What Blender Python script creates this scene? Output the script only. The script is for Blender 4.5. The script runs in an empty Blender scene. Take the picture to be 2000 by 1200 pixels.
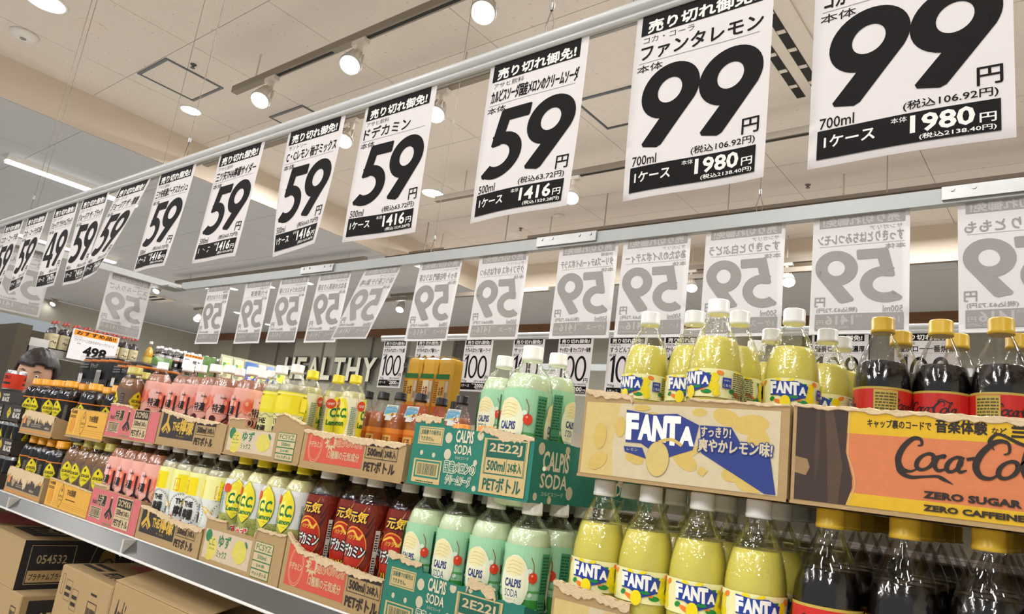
import bpy, bmesh, math, random
from mathutils import Vector, Matrix
from mathutils.geometry import tessellate_polygon
random.seed(7)
scn = bpy.context.scene
C = scn.collection
EZ = 1.5            # eye height above the floor
FPX = 1415.0

# ------------------------------------------------------------ camera
CX = Vector((1751, 90, 1415)).normalized()
CZ = Vector((825, 6200, -1415)); CZ = (CZ - CX * CZ.dot(CX)).normalized()
CY = CZ.cross(CX)
cam_d = bpy.data.cameras.new('camera'); cam = bpy.data.objects.new('camera', cam_d); C.objects.link(cam)
R = Matrix(((CX.x, CX.y, CX.z), (CY.x, CY.y, CY.z), (CZ.x, CZ.y, CZ.z)))
cam.matrix_world = Matrix.Translation((0, 0, EZ)) @ R.to_4x4()
cam_d.sensor_width = 36; cam_d.lens = FPX / 2000 * 36; cam_d.clip_start = .05; cam_d.clip_end = 100
scn.camera = cam

def ray(u, v): return R @ Vector((u - 1000, 600 - v, -FPX))
def atz(u, v, z):
    r = ray(u, v); return (r.x / r.z * z, r.y / r.z * z)
def aty(u, v, y):
    r = ray(u, v); return (r.x / r.y * y, r.z / r.y * y)
def atx(u, v, x):
    r = ray(u, v); return (r.y / r.x * x, r.z / r.x * x)

# ------------------------------------------------------------ world, view
w = bpy.data.worlds.new('store_light'); scn.world = w; w.use_nodes = True
w.node_tree.nodes['Background'].inputs[0].default_value = (.97, .985, 1.0, 1)
w.node_tree.nodes['Background'].inputs[1].default_value = .36
vs = scn.view_settings; vs.view_transform = 'Standard'; vs.look = 'None'; vs.gamma = 1; vs.use_curve_mapping = False
vs.exposure = -0.17
scn.cycles.transparent_max_bounces = 40; scn.cycles.max_bounces = 8
scn.cycles.sample_clamp_indirect = 6

def light(name, kind, loc, energy, color=(1, 1, 1), **kw):
    d = bpy.data.lights.new(name, kind); d.energy = energy; d.color = color
    for k in ('size', 'size_y', 'shape', 'spot_size', 'spot_blend', 'shadow_soft_size'):
        if k in kw: setattr(d, k, kw[k])
    o = bpy.data.objects.new(name, d); C.objects.link(o); o.location = (loc[0], loc[1], loc[2] + EZ)
    if 'aim' in kw:
        o.rotation_euler = (Vector(kw['aim']) - Vector(loc)).to_track_quat('-Z', 'Y').to_euler()
    return o
# added, unseen LED lines that light the shelf front (housings built with the ceiling)
LED = [(-7.4, -1.2), (-4.6, -2.7), (-1.6, -2.7), (1.4, -2.7), (-.4, -.95)]
for x, y in LED:
    light('added_aisle_light', 'AREA', (x, y, 2.05 if x < -6 else 2.33), 18 if y == -.95 else 104, (1, .992, .985), shape='RECTANGLE', size=.12, size_y=2.4)
# added area lamps without fittings, brightening the aisles behind the gondola
for x, y in [(-4.5, 3.3), (-1.2, 3.3), (1.5, 3.0), (-8.5, 3.4), (-4.5, 5.6), (-9.5, 5.4), (-12.5, 3.0), (-12.5, 6.0), (-1.0, 5.8)]:
    light('far_aisle_fill', 'AREA', (x, y, 2.0 if x < -6 else 2.3), 80, (1, .992, .985), shape='RECTANGLE', size=2.4, size_y=.15)

# ------------------------------------------------------------ materials
def lin(c):
    out = []
    for x in c[:3]:
        x = x / 255
        out.append(x / 12.92 if x <= .04045 else ((x + .055) / 1.055) ** 2.4)
    return (*out, 1)
_m = {}
def mat(name, col, rough=.5, metal=0, noise=.06, scale=30, bump=0, bscale=200, emit=0, spec=.5, coat=0, stretch=None, trans=0):
    key = (name, tuple(col), rough, metal, noise, scale, bump, emit, coat)
    if key in _m: return _m[key]
    m = bpy.data.materials.new(name); m.use_nodes = True; nt = m.node_tree
    p = nt.nodes['Principled BSDF']; L = nt.links.new
    c = lin(col)
    p.inputs['Roughness'].default_value = rough; p.inputs['Metallic'].default_value = metal
    p.inputs['Specular IOR Level'].default_value = spec; p.inputs['Coat Weight'].default_value = coat
    p.inputs['Coat Roughness'].default_value = .05
    tc = nt.nodes.new('ShaderNodeTexCoord'); mp = nt.nodes.new('ShaderNodeMapping'); L(tc.outputs['Object'], mp.inputs[0])
    if stretch: mp.inputs['Scale'].default_value = stretch
    n = nt.nodes.new('ShaderNodeTexNoise'); n.inputs['Scale'].default_value = scale; n.inputs['Detail'].default_value = 4
    L(mp.outputs[0], n.inputs['Vector'])
    mx = nt.nodes.new('ShaderNodeMix'); mx.data_type = 'RGBA'
    mx.inputs['A'].default_value = tuple(x * (1 - noise) for x in c[:3]) + (1,)
    mx.inputs['B'].default_value = tuple(min(1, x * (1 + noise)) for x in c[:3]) + (1,)
    L(n.outputs['Fac'], mx.inputs['Factor']); L(mx.outputs['Result'], p.inputs['Base Color'])
    if bump:
        n2 = nt.nodes.new('ShaderNodeTexNoise'); n2.inputs['Scale'].default_value = bscale; L(mp.outputs[0], n2.inputs['Vector'])
        b = nt.nodes.new('ShaderNodeBump'); b.inputs['Strength'].default_value = bump; b.inputs['Distance'].default_value = .002
        L(n2.outputs['Fac'], b.inputs['Height']); L(b.outputs[0], p.inputs['Normal'])
    if emit:
        p.inputs['Emission Color'].default_value = c; p.inputs['Emission Strength'].default_value = emit
    _m[key] = m; return m

def card(col=(188, 158, 112)): return mat('cardboard', col, .85, 0, .10, 60, .25, 260, stretch=(1, 1, 6))
def ink(col, kind='label'):
    if kind == 'card': return mat('card_ink', col, .8, 0, .10, 90, .15, 300)
    if kind == 'paper': return mat('paper_ink', tuple(int(q * .6) for q in col) if max(col) < 70 else col, .7, 0, .03, 40, spec=.15)
    if kind == 'gloss': return mat('label_ink', col, .22, 0, .02, 40)
    return mat('label_ink_satin', col, .35, 0, .03, 40)

def glass_mat(name, tint=(1, 1, 1), gloss=.06, rough=.03, bump=.0, bscale=90, ior=1.3, body=0, bodycol=(255, 255, 255)):
    key = (name,)
    if key in _m: return _m[key]
    m = bpy.data.materials.new(name); m.use_nodes = True; nt = m.node_tree; nt.nodes.clear(); L = nt.links.new
    out = nt.nodes.new('ShaderNodeOutputMaterial'); mix = nt.nodes.new('ShaderNodeMixShader')
    tr = nt.nodes.new('ShaderNodeBsdfTransparent'); tr.inputs[0].default_value = (*tint, 1)
    gl = nt.nodes.new('ShaderNodeBsdfGlossy'); gl.inputs['Roughness'].default_value = rough
    fr = nt.nodes.new('ShaderNodeFresnel'); fr.inputs['IOR'].default_value = ior
    ad = nt.nodes.new('ShaderNodeMath'); ad.operation = 'ADD'; ad.inputs[1].default_value = gloss; ad.use_clamp = True
    ml = nt.nodes.new('ShaderNodeMath'); ml.operation = 'MULTIPLY'; ml.inputs[1].default_value = .5
    L(fr.outputs[0], ml.inputs[0]); L(ml.outputs[0], ad.inputs[0]); L(ad.outputs[0], mix.inputs[0]); L(tr.outputs[0], mix.inputs[1]); L(gl.outputs[0], mix.inputs[2])
    last = mix
    if body:
        df = nt.nodes.new('ShaderNodeBsdfDiffuse'); df.inputs[0].default_value = lin(bodycol)
        m2 = nt.nodes.new('ShaderNodeMixShader'); m2.inputs[0].default_value = body
        L(mix.outputs[0], m2.inputs[1]); L(df.outputs[0], m2.inputs[2]); last = m2
    L(last.outputs[0], out.inputs[0])
    tc = nt.nodes.new('ShaderNodeTexCoord'); v = nt.nodes.new('ShaderNodeTexVoronoi'); v.inputs['Scale'].default_value = bscale
    L(tc.outputs['Object'], v.inputs['Vector'])
    b = nt.nodes.new('ShaderNodeBump'); b.inputs['Strength'].default_value = bump; b.inputs['Distance'].default_value = .001
    L(v.outputs['Distance'], b.inputs['Height']); L(b.outputs[0], gl.inputs['Normal'])
    _m[key] = m; return m

# ------------------------------------------------------------ mesh helpers
class MB:
    def __init__(s): s.v = []; s.f = []; s.mi = []; s.ms = []
    def m(s, m):
        if m not in s.ms: s.ms.append(m)
        return s.ms.index(m)
    def add(s, vs, fs, m):
        k = len(s.v); s.v += [tuple(v) for v in vs]; i = s.m(m)
        for f in fs: s.f.append([k + a for a in f]); s.mi.append(i)
        return s
    def box(s, a, b, m):
        (x0, y0, z0), (x1, y1, z1) = a, b
        return s.add([(x0, y0, z0), (x1, y0, z0), (x1, y1, z0), (x0, y1, z0), (x0, y0, z1), (x1, y0, z1), (x1, y1, z1), (x0, y1, z1)],
              [(0, 3, 2, 1), (4, 5, 6, 7), (0, 1, 5, 4), (1, 2, 6, 5), (2, 3, 7, 6), (3, 0, 4, 7)], m)
    def lathe(s, prof, m, n=32, c=(0, 0), capb=True, capt=True, ax=None):
        vs = []; fs = []
        for r, z in prof:
            for i in range(n):
                a = 2 * math.pi * i / n; vs.append((c[0] + r * math.cos(a), c[1] + r * math.sin(a), z))
        for j in range(len(prof) - 1):
            for i in range(n):
                i2 = (i + 1) % n; fs.append((j * n + i, j * n + i2, (j + 1) * n + i2, (j + 1) * n + i))
        if capb: fs.append(tuple(range(n - 1, -1, -1)))
        if capt: fs.append(tuple((len(prof) - 1) * n + i for i in range(n)))
        if ax is not None: vs = [tuple(ax @ Vector(v)) for v in vs]
        return s.add(vs, fs, m)
    def tube(s, pts, r, m, n=8, closed=False):
        pts = [Vector(p) for p in pts]; vs = []; fs = []
        for i, p in enumerate(pts):
            d = (pts[min(i + 1, len(pts) - 1)] - pts[max(i - 1, 0)]).normalized()
            a = d.cross(Vector((0, 0, 1)) if abs(d.z) < .9 else Vector((1, 0, 0))).normalized(); b = d.cross(a)
            rr = r[i] if isinstance(r, (list, tuple)) else r
            for k in range(n):
                t = 2 * math.pi * k / n; vs.append(p + a * rr * math.cos(t) + b * rr * math.sin(t))
        for i in range(len(pts) - 1):
            for k in range(n):
                k2 = (k + 1) % n; fs.append((i * n + k, i * n + k2, (i + 1) * n + k2, (i + 1) * n + k))
        fs.append(tuple(range(n - 1, -1, -1))); fs.append(tuple((len(pts) - 1) * n + k for k in range(n)))
        return s.add(vs, fs, m)
    def build(s, name, parent=None, loc=(0, 0, 0), smooth=False, link=True):
        me = bpy.data.meshes.new(name); me.from_pydata(s.v, [], s.f); me.update()
        for m in s.ms: me.materials.append(m)
        me.polygons.foreach_set('material_index', s.mi)
        if smooth:
            me.polygons.foreach_set('use_smooth', [len(p.vertices) <= 4 for p in me.polygons])
        return link_mesh(name, me, parent, loc)
def link_mesh(name, me, parent=None, loc=(0, 0, 0)):
    o = bpy.data.objects.new(name, me); C.objects.link(o)
    if parent: o.parent = parent; o.location = loc
    else: o.location = (loc[0], loc[1], loc[2] + EZ)
    return o
def tag(o, label=None, cat=None, group=None, kind=None):
    if label: o['label'] = label
    if cat: o['category'] = cat
    if group: o['group'] = group
    if kind: o['kind'] = kind
    return o
def thing(name, label, cat, loc=(0, 0, 0), rz=0, group=None):
    o = bpy.data.objects.new(name, None); C.objects.link(o); o.empty_display_size = .05
    o.location = (loc[0], loc[1], loc[2] + EZ); o.rotation_euler = (0, 0, rz)
    return tag(o, label, cat, group)
def dup(root, loc, rz=0, label=None, group=None):
    r = root.copy(); C.objects.link(r); r.location = (loc[0], loc[1], loc[2] + EZ); r.rotation_euler = (0, 0, rz)
    if label: r['label'] = label
    if group: r['group'] = group
    for ch in list(KIDS.get(root.name, root.children)):
        c = ch.copy(); C.objects.link(c); c.parent = r
        for g in list(ch.children):
            d = g.copy(); C.objects.link(d); d.parent = c
    return r
KIDS = {}

# ------------------------------------------------------------ flat print (Art)
_g = {}
def glyphs(s, bold=0.0):
    k = (s, bold)
    if k in _g: return _g[k]
    cu = bpy.data.curves.new('t', 'FONT'); cu.body = s; cu.offset = bold; cu.resolution_u = 2
    o = bpy.data.objects.new('t', cu); me = bpy.data.meshes.new_from_object(o)
    vs = [(v.co.x, v.co.y) for v in me.vertices]; fs = [tuple(p.vertices) for p in me.polygons]
    bpy.data.objects.remove(o); bpy.data.curves.remove(cu); bpy.data.meshes.remove(me)
    if not vs: vs = [(0, 0), (1, 0), (1, 1)]; fs = []
    x0 = min(v[0] for v in vs); x1 = max(v[0] for v in vs); y0 = min(v[1] for v in vs); y1 = max(v[1] for v in vs)
    sx = 1 / max(x1 - x0, 1e-6); sy = 1 / max(y1 - y0, 1e-6)
    r = ([((v[0] - x0) * sx, (v[1] - y0) * sy) for v in vs], fs, x1 - x0, y1 - y0)
    _g[k] = r; return r
class Art:
    def __init__(s): s.it = []; s.n = 0
    def raw(s, vs, fs, c): s.it.append((vs, fs, c, s.n)); return s
    def up(s): s.n += 1; return s
    def rect(s, x0, y0, x1, y1, c): s.up(); return s.raw([(x0, y0), (x1, y0), (x1, y1), (x0, y1)], [(0, 1, 2, 3)], c)
    def frame(s, x0, y0, x1, y1, w, c):
        s.up()
        for a in ((x0, y0, x1, y0 + w), (x0, y1 - w, x1, y1), (x0, y0 + w, x0 + w, y1 - w), (x1 - w, y0 + w, x1, y1 - w)):
            s.raw([(a[0], a[1]), (a[2], a[1]), (a[2], a[3]), (a[0], a[3])], [(0, 1, 2, 3)], c)
        return s
    def poly(s, pts, c):
        s.up(); t = tessellate_polygon([[Vector((p[0], p[1], 0)) for p in pts]])
        fs = []
        for a in t:
            (x0, y0), (x1, y1), (x2, y2) = (pts[i] for i in a)
            fs.append(tuple(a) if (x1 - x0) * (y2 - y0) - (x2 - x0) * (y1 - y0) > 0 else tuple(reversed(a)))
        return s.raw(list(pts), fs, c)
    def ell(s, cx, cy, rx, ry, c, n=20, rot=0):
        ca, sa = math.cos(rot), math.sin(rot); pts = []
        for i in range(n):
            t = 2 * math.pi * i / n; x = rx * math.cos(t); y = ry * math.sin(t); pts.append((cx + x * ca - y * sa, cy + x * sa + y * ca))
        s.up(); return s.raw(pts, [tuple(range(n))], c)
    def ring(s, cx, cy, rx, ry, wd, c, n=24, a0=0, a1=360):
        s.up(); vs = []; fs = []
        for i in range(n + 1):
            t = math.radians(a0 + (a1 - a0) * i / n)
            vs += [(cx + rx * math.cos(t), cy + ry * math.sin(t)), (cx + (rx - wd) * math.cos(t), cy + (ry - wd) * math.sin(t))]
        for i in range(n): fs.append((2 * i, 2 * i + 2, 2 * i + 3, 2 * i + 1))
        return s.raw(vs, fs, c)
    def stroke(s, pts, wd, c, spl=True):
        if spl: pts = crom(pts)
        s.up()
        n = len(pts); L = []
        for i in range(n):
            a = pts[max(i - 1, 0)]; b = pts[min(i + 1, n - 1)]; dx, dy = b[0] - a[0], b[1] - a[1]; l = math.hypot(dx, dy) or 1
            h = (pts[i][2] if len(pts[i]) > 2 else wd) / 2
            L += [(pts[i][0] - dy / l * h, pts[i][1] + dx / l * h), (pts[i][0] + dy / l * h, pts[i][1] - dx / l * h)]
        return s.raw(L, [(2 * i, 2 * i + 1, 2 * i + 3, 2 * i + 2) for i in range(n - 1)], c)
    def text(s, t, x0, y0, x1, y1, c, bold=.012, shear=0, out=None, ow=.03):
        hh = y1 - y0; cap = 0 if any(ord(q) > 255 for q in t) else .045
        vs, fs, _, _ = glyphs(t, min(bold, cap)); f = max(0, bold - cap)
        for ww, cc in (([(f + ow, out)] if out else []) + [(f, c)]):
            s.up()
            nn = 4 if ww < .045 else 7; ww2 = ww * 1.1
            offs = [(0, 0)] if ww < .011 else [(ww2 * math.cos(k * 2 * math.pi / nn + .5), ww2 * math.sin(k * 2 * math.pi / nn + .5)) for k in range(nn)]
            for q, (ox, oy) in enumerate(offs):
                if q: s.n += .16
                s.raw([(x0 + ox * hh + (x1 - x0) * u + shear * hh * v, y0 + oy * hh + hh * v) for u, v in vs], fs, cc)
        return s
    def bars(s, x0, y0, x1, y1, c, n=18):
        s.up(); rr = random.Random(3); w_ = (x1 - x0) / n
        for i in range(n):
            a = x0 + i * w_; b = a + w_ * rr.uniform(.3, .75)
            s.raw([(a, y0), (b, y0), (b, y1), (a, y1)], [(0, 1, 2, 3)], c)
        return s
    def lines(s, x0, y0, x1, y1, c, n=8, seed=1):
        s.up(); rr = random.Random(seed); h = (y1 - y0) / n
        for i in range(n):
            x = x0; yb = y0 + i * h
            while x < x1 - .001:
                l = rr.uniform(.002, .006); l = min(l, x1 - x)
                s.raw([(x, yb), (x + l, yb), (x + l, yb + h * .55), (x, yb + h * .55)], [(0, 1, 2, 3)], c); x += l + .0009
        return s
    def place(s, other, x, y, sx, sy, shear=0):
        base = s.n + 1
        for vs, fs, c, l in other.it:
            s.it.append(([(x + u * sx + v * shear, y + v * sy) for u, v in vs], fs, c, base + l)); s.n = max(s.n, base + l)
        return s
    def mesh(s, name, f, kind='label', step=None, ystep=None, e=.00004, clip=None, e0=.0002):
        bm = bmesh.new(); cols = []
        for vs, fs, c, l in s.it:
            if c not in cols: cols.append(c)
            bv = [bm.verts.new((u, v, l)) for u, v in vs]
            for a in fs:
                try: fc = bm.faces.new([bv[i] for i in a]); fc.material_index = cols.index(c)
                except ValueError: pass
        def cut(co, no, clear=False):
            bmesh.ops.bisect_plane(bm, geom=bm.verts[:] + bm.edges[:] + bm.faces[:], plane_co=co, plane_no=no, clear_outer=clear)
        if clip:
            for co, no in clip: cut(co, no, True)
        if step:
            xs = [v.co.x for v in bm.verts]; k = math.ceil(min(xs) / step) * step
            while k < max(xs): cut((k, 0, 0), (1, 0, 0)); k += step
        if ystep:
            ys = [v.co.y for v in bm.verts]; k = math.ceil(min(ys) / ystep) * ystep
            while k < max(ys): cut((0, k, 0), (0, 1, 0)); k += ystep
        for v in bm.verts: v.co = f(v.co.x, v.co.y, e0 + v.co.z * e)
        bmesh.ops.delete(bm, geom=[v for v in bm.verts if not v.link_faces], context='VERTS')
        me = bpy.data.meshes.new(name); bm.to_mesh(me); bm.free()
        for c in cols: me.materials.append(ink(c, kind))
        return me
def crom(p, k=5):
    out = []
    for i in range(len(p) - 1):
        a, b, c, d = p[max(i - 1, 0)], p[i], p[i + 1], p[min(i + 2, len(p) - 1)]
        for j in range(k):
            t = j / k
            out.append(tuple(.5 * (2 * b[q] + (c[q] - a[q]) * t + (2 * a[q] - 5 * b[q] + 4 * c[q] - d[q]) * t * t + (3 * b[q] - a[q] - 3 * c[q] + d[q]) * t ** 3) for q in range(len(b))))
    out.append(tuple(p[-1])); return out
def flat(ox, oy, oz): return lambda u, v, n: (ox + u, oy - n, oz + v)       # print on a face that looks towards -Y
BLK = (38, 34, 34); WHT = (236, 233, 228)

# ------------------------------------------------------------ the building shell
H = 2.42; HS = 2.12
ceil_m = mat('ceiling_tile', (224, 214, 202), .9, 0, .05, 160, .5, 60, stretch=(1, 3, 1))
def ceil_tile_mat():
    m = mat('rockwool_tile', (226, 216, 206), .92, 0, .03, 8); nt = m.node_tree; L = nt.links.new
    p = nt.nodes['Principled BSDF']; mx = [n for n in nt.nodes if n.type == 'MIX'][0]
    tc = [n for n in nt.nodes if n.type == 'TEX_COORD'][0]
    mp = nt.nodes.new('ShaderNodeMapping'); mp.inputs['Scale'].default_value = (28, 95, 20); L(tc.outputs['Object'], mp.inputs[0])
    no = nt.nodes.new('ShaderNodeTexNoise'); no.inputs['Scale'].default_value = 1; no.inputs['Detail'].default_value = 2; L(mp.outputs[0], no.inputs['Vector'])
    cr = nt.nodes.new('ShaderNodeMapRange'); cr.inputs[1].default_value = .66; cr.inputs[2].default_value = .74; L(no.outputs['Fac'], cr.inputs[0])
    m2 = nt.nodes.new('ShaderNodeMix'); m2.data_type = 'RGBA'; L(cr.outputs[0], m2.inputs['Factor']); L(mx.outputs['Result'], m2.inputs['A'])
    m2.inputs['B'].default_value = lin((180, 168, 154)); L(m2.outputs['Result'], p.inputs['Base Color'])
    return m
tile_m = ceil_tile_mat(); joint_m = mat('ceiling_joint', (150, 138, 126), .9)
soffit_m = mat('soffit_paint', (192, 193, 195), .9, 0, .03, 6)
face_m = mat('soffit_face', (224, 210, 192), .9, 0, .03, 6)
wall_m = mat('wall_paint', (188, 184, 172), .8, 0, .05, 3)

def struct(name, mb, loc=(0, 0, 0)): return tag(mb.build(name, None, loc), kind='structure')
floor_m = mat('floor_vinyl', (205, 198, 188), .3, 0, .06, 4)
struct('floor', MB().box((-16, -4, -1.6), (4, 8.4, -1.5), floor_m))
ceiling = struct('ceiling', MB().box((-6.03, -4, H + .012), (4, 6.45, H + .08), joint_m))
T = .91
def tiles(parent, x0, x1, y0, y1, z, m, ox, oy):
    cache = {}
    i0 = math.floor((x0 - ox) / T); i1 = math.ceil((x1 - ox) / T); j0 = math.floor((y0 - oy) / T); j1 = math.ceil((y1 - oy) / T)
    for i in range(i0, i1):
        for j in range(j0, j1):
            a, b = max(x0, ox + i * T), min(x1, ox + (i + 1) * T); c, d = max(y0, oy + j * T), min(y1, oy + (j + 1) * T)
            if b - a < .02 or d - c < .02: continue
            k = (round(b - a, 3), round(d - c, 3))
            if k not in cache:
                cache[k] = MB().box((.002, .002, 0), (k[0] - .002, k[1] - .002, .012), m).build('ceiling_tile', parent, (a, c, z)).data
            else: link_mesh('ceiling_tile', cache[k], parent, (a, c, z))
tiles(ceiling, -6.03, 3.5, -.95, 6.45, H, tile_m, -3.606, 1.786)
soff = struct('ceiling_soffit', MB().box((-16, -4, HS + .012), (-6.03, 8.4, H + .08), soffit_m).box((-6.03, 6.45, HS + .012), (4, 8.4, H + .08), soffit_m))
tiles(soff, -13, -6.03, 0, 8.2, HS, soffit_m, -6.03 - T * 8, 1.786)
tiles(soff, -6.03, 3.5, 6.45, 8.2, HS, soffit_m, -3.606, 1.786 + .38)
struct('trim_1', MB().box((-6.03, -4, HS + .004), (-6.015, 6.45, H), face_m).box((-6.03, 6.435, HS + .004), (4, 6.45, H), face_m))
# back wall with its upright panels
bw = struct('wall_back', MB().box((-16, 8.3, -1.5), (4, 8.4, HS + .012), mat('wall_base', (150, 150, 136), .8)))
pan = [(-16, -14.6, (172, 168, 152)), (-14.6, -13.9, (150, 146, 130)), (-13.9, -12.9, (118, 112, 102)), (-12.9, -12.3, (112, 106, 98)), (-12.3, -11.4, (158, 156, 142)), (-11.4, -11.0, (176, 172, 158)), (-11.0, -10.0, (138, 136, 122)),
       (-10.0, -9.0, (134, 132, 118)), (-9.0, -8.0, (156, 154, 140)), (-8.0, -7.3, (96, 90, 84)), (-7.3, -6.6, (156, 154, 140)), (-6.6, -5.8, (100, 94, 88)), (-5.8, -4.6, (152, 150, 136)), (-4.6, -3.9, (98, 92, 86)), (-3.9, -2.6, (150, 148, 134)), (-2.6, -1.9, (96, 90, 84)), (-1.9, 0, (150, 148, 134)), (0, 3.5, (140, 138, 124))]
for i, (a, b, c) in enumerate(pan):
    MB().box((a + .006, 8.2 + .04 * (i % 2), -1.5), (b - .006, 8.3, 2.05), mat('wall_panel_paint', c, .8, 0, .05, 3)).build('wall_panel', bw)
struct('trim_2', MB().box((-16, 8.1, 2.0), (4, 8.2, HS), mat('wood_trim', (120, 82, 52), .6, 0, .2, 12, stretch=(.3, 4, 4))))
struct('wall_left', MB().box((-16.1, -4, -1.5), (-16, 8.4, HS), wall_m))
struct('wall_right', MB().box((4, -4, -1.5), (4.1, 8.4, H), wall_m))
# fascia lettering on the back wall
let = thing('wall_lettering', 'raised cream lettering reading HEALTHY F on the grey green back wall', 'sign', (-12.45, 8.18, 1.2))
xx = 0
for ch, cw in zip('HEALTHY F', [.33, .30, .34, .28, .32, .34, .36, .22, .34]):
    if ch != ' ':
        a = Art(); a.text(ch, 0, 0, cw, .42, (232, 230, 206), .03)
        me = a.mesh('letter', lambda u, v, n: (u, -n, v), 'label', e0=.03)
        o = link_mesh('letter', me, let, (xx, 0, 0))
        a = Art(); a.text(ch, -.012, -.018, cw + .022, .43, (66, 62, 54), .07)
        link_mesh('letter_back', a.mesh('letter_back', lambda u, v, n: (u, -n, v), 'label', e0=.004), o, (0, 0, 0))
    xx += cw + .075

# glass smoke barrier hanging across the shop
gb = tag(bpy.data.objects.new('smoke_barrier', None), 'clear glass smoke barrier hanging from the ceiling above the far aisle', 'barrier'); C.objects.link(gb); gb.location = (0, 4.9, EZ + 2.08)
gm = glass_mat('barrier_glass', (.985, .98, .98), .0, .02, ior=1.12, body=.04, bodycol=(240, 232, 232))
rail_m = mat('dark_bronze_rail', (92, 82, 68), .5, .3)
xs = -2.14 - 1.09 * 4
while xs < 1.5:
    o = MB().box((xs + .004, 0, .012), (xs + 1.086, .006, H - 2.08), gm).build('glass_pane', gb, (0, 0, 0))
    MB().box((xs - .002, -.002, .03), (xs + .003, .008, H - 2.08), mat('pane_seam', (168, 158, 150), .5)).build('pane_seam', o)
    xs += 1.09
MB().box((-6.0, -.01, -.012), (1.6, .016, .012), rail_m).build('bottom_rail', gb)

# ------------------------------------------------------------ ceiling fittings
def hatch(cx, cy, s, z, label):
    t = thing('access_hatch', label, 'hatch', (cx, cy, z), 0)
    g = mat('hatch_metal', (112, 116, 120), .4, .6)
    mb = MB(); h = s / 2
    for a, b in (((-h, -h), (h, -h + .02)), ((-h, h - .02), (h, h)), ((-h, -h + .02), (-h + .014, h - .02)), ((h - .014, -h + .02), (h, h - .02))):
        mb.box((*a, -.008), (*b, .0), g)
    mb.build('frame', t); MB().box((-h + .018, -h + .024, -.005), (h - .018, h - .024, 0), tile_m).build('hatch_panel', t)
hatch(-2.09 * H, .83 * H, .43, H, 'square ceiling access hatch nearest the left soffit, grey metal frame')
hatch(-1.945 * H, 1.185 * H, .43, H, 'grey framed ceiling hatch half hidden behind the track spotlight')
hatch(-1.02 * H + .06, 1.52 * H, .43, H, 'grey framed ceiling hatch seen between two large price banners')
def downlight(x, y, z, r, label, glow=14, grp=None):
    t = thing('downlight', label, 'downlight', (x, y, z), 0, grp)
    MB().lathe([(r * 1.12, 0), (r * 1.12, -.006), (r * .98, -.008), (r * .96, -.001)], mat('fitting_white', (235, 232, 226), .4), 28, capb=False, capt=False).build('trim_ring', t, smooth=True)
    MB().lathe([(r * .95, -.0045), (r * .9, -.006)], mat('downlight_lamp', (255, 250, 244), .5, emit=glow), 28).build('lamp', t)
downlight(*atz(90, 3, H), H, .11, 'large round downlight at the upper left corner of the ceiling')
downlight(*atz(373, 215, H), H, .075, 'small round downlight just beyond the nearest ceiling hatch')
downlight(*atz(845, 377, H), H, .10, 'round downlight seen between the two middle price banners')
# blank speaker ring and smoke detector, sprinklers
t = thing('smoke_detector', 'white round smoke detector on the ceiling at upper left', 'detector', (*atz(48, 66, H), H))
MB().lathe([(.085, 0), (.085, -.014), (.07, -.03), (.04, -.036)], mat('fitting_white', (235, 232, 226), .4), 32).build('detector_body', t, smooth=True)
MB().lathe([(.02, -.036), (.018, -.041)], mat('grey_plastic', (150, 150, 148), .5), 12).build('sensor', t)
t = thing('ceiling_speaker', 'flush round white ceiling speaker cover beside the hanging wires', 'speaker', (*atz(180, 52, H), H))
MB().lathe([(.09, 0), (.09, -.003), (.084, -.004)], mat('speaker_cover', (228, 216, 202), .8), 32).build('cover', t)
for i, ((u, v), lb) in enumerate([((378, 126), 'small dark sprinkler head beside the nearest ceiling hatch'), ((1017, 446), 'small sprinkler head above the middle of the rear rail'), ((1578, 361), 'small sprinkler head between the two largest banners')]):
    t = thing('sprinkler', lb, 'sprinkler', (*atz(u, v, H), H))
    MB().lathe([(.022, 0), (.018, -.006), (.008, -.012), (.008, -.022), (.016, -.024), (.016, -.027)], mat('grey_metal', (96, 92, 88), .4, .7), 16).build('sprinkler_head', t, smooth=True)
t = thing('smoke_detector', 'round white detector above the second spotlight track', 'detector', (*atz(1092, 421, H), H))
MB().lathe([(.05, 0), (.05, -.012), (.03, -.028)], mat('fitting_white', (235, 232, 226), .4), 24).build('detector_body', t, smooth=True)
# linear LED on the soffit
def linled(x, y0, y1, z, label):
    t = thing('linear_led_light', label, 'light', (x, y0, z))
    MB().add([(-.075, 0, 0), (.075, 0, 0), (.045, 0, -.045), (-.045, 0, -.045), (-.075, y1 - y0, 0), (.075, y1 - y0, 0), (.045, y1 - y0, -.045), (-.045, y1 - y0, -.045)],
             [(0, 1, 5, 4), (3, 7, 6, 2), (0, 4, 7, 3), (1, 2, 6, 5), (0, 3, 2, 1), (4, 5, 6, 7)], mat('fitting_white', (235, 232, 226), .4)).build('housing', t)
    MB().box((-.04, .01, -.062), (.04, y1 - y0 - .01, -.046), mat('led_tube', (255, 252, 248), .5, emit=9)).build('diffuser', t)
linled(-7.37, 1.67, 2.82, HS, 'long linear LED light on the lower ceiling at far left')
linled(-10.4, 2.6, 3.9, HS, 'distant linear LED light seen between the leftmost banners')
for i, (x, y) in enumerate(LED):
    q = ['far left', 'left', 'middle', 'right', 'nearest']
    linled(x, y - 1.2, y + 1.2, HS if x < -6 else H, f'added unseen LED light above the shopping aisle, {q[i]} one behind the camera')
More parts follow.
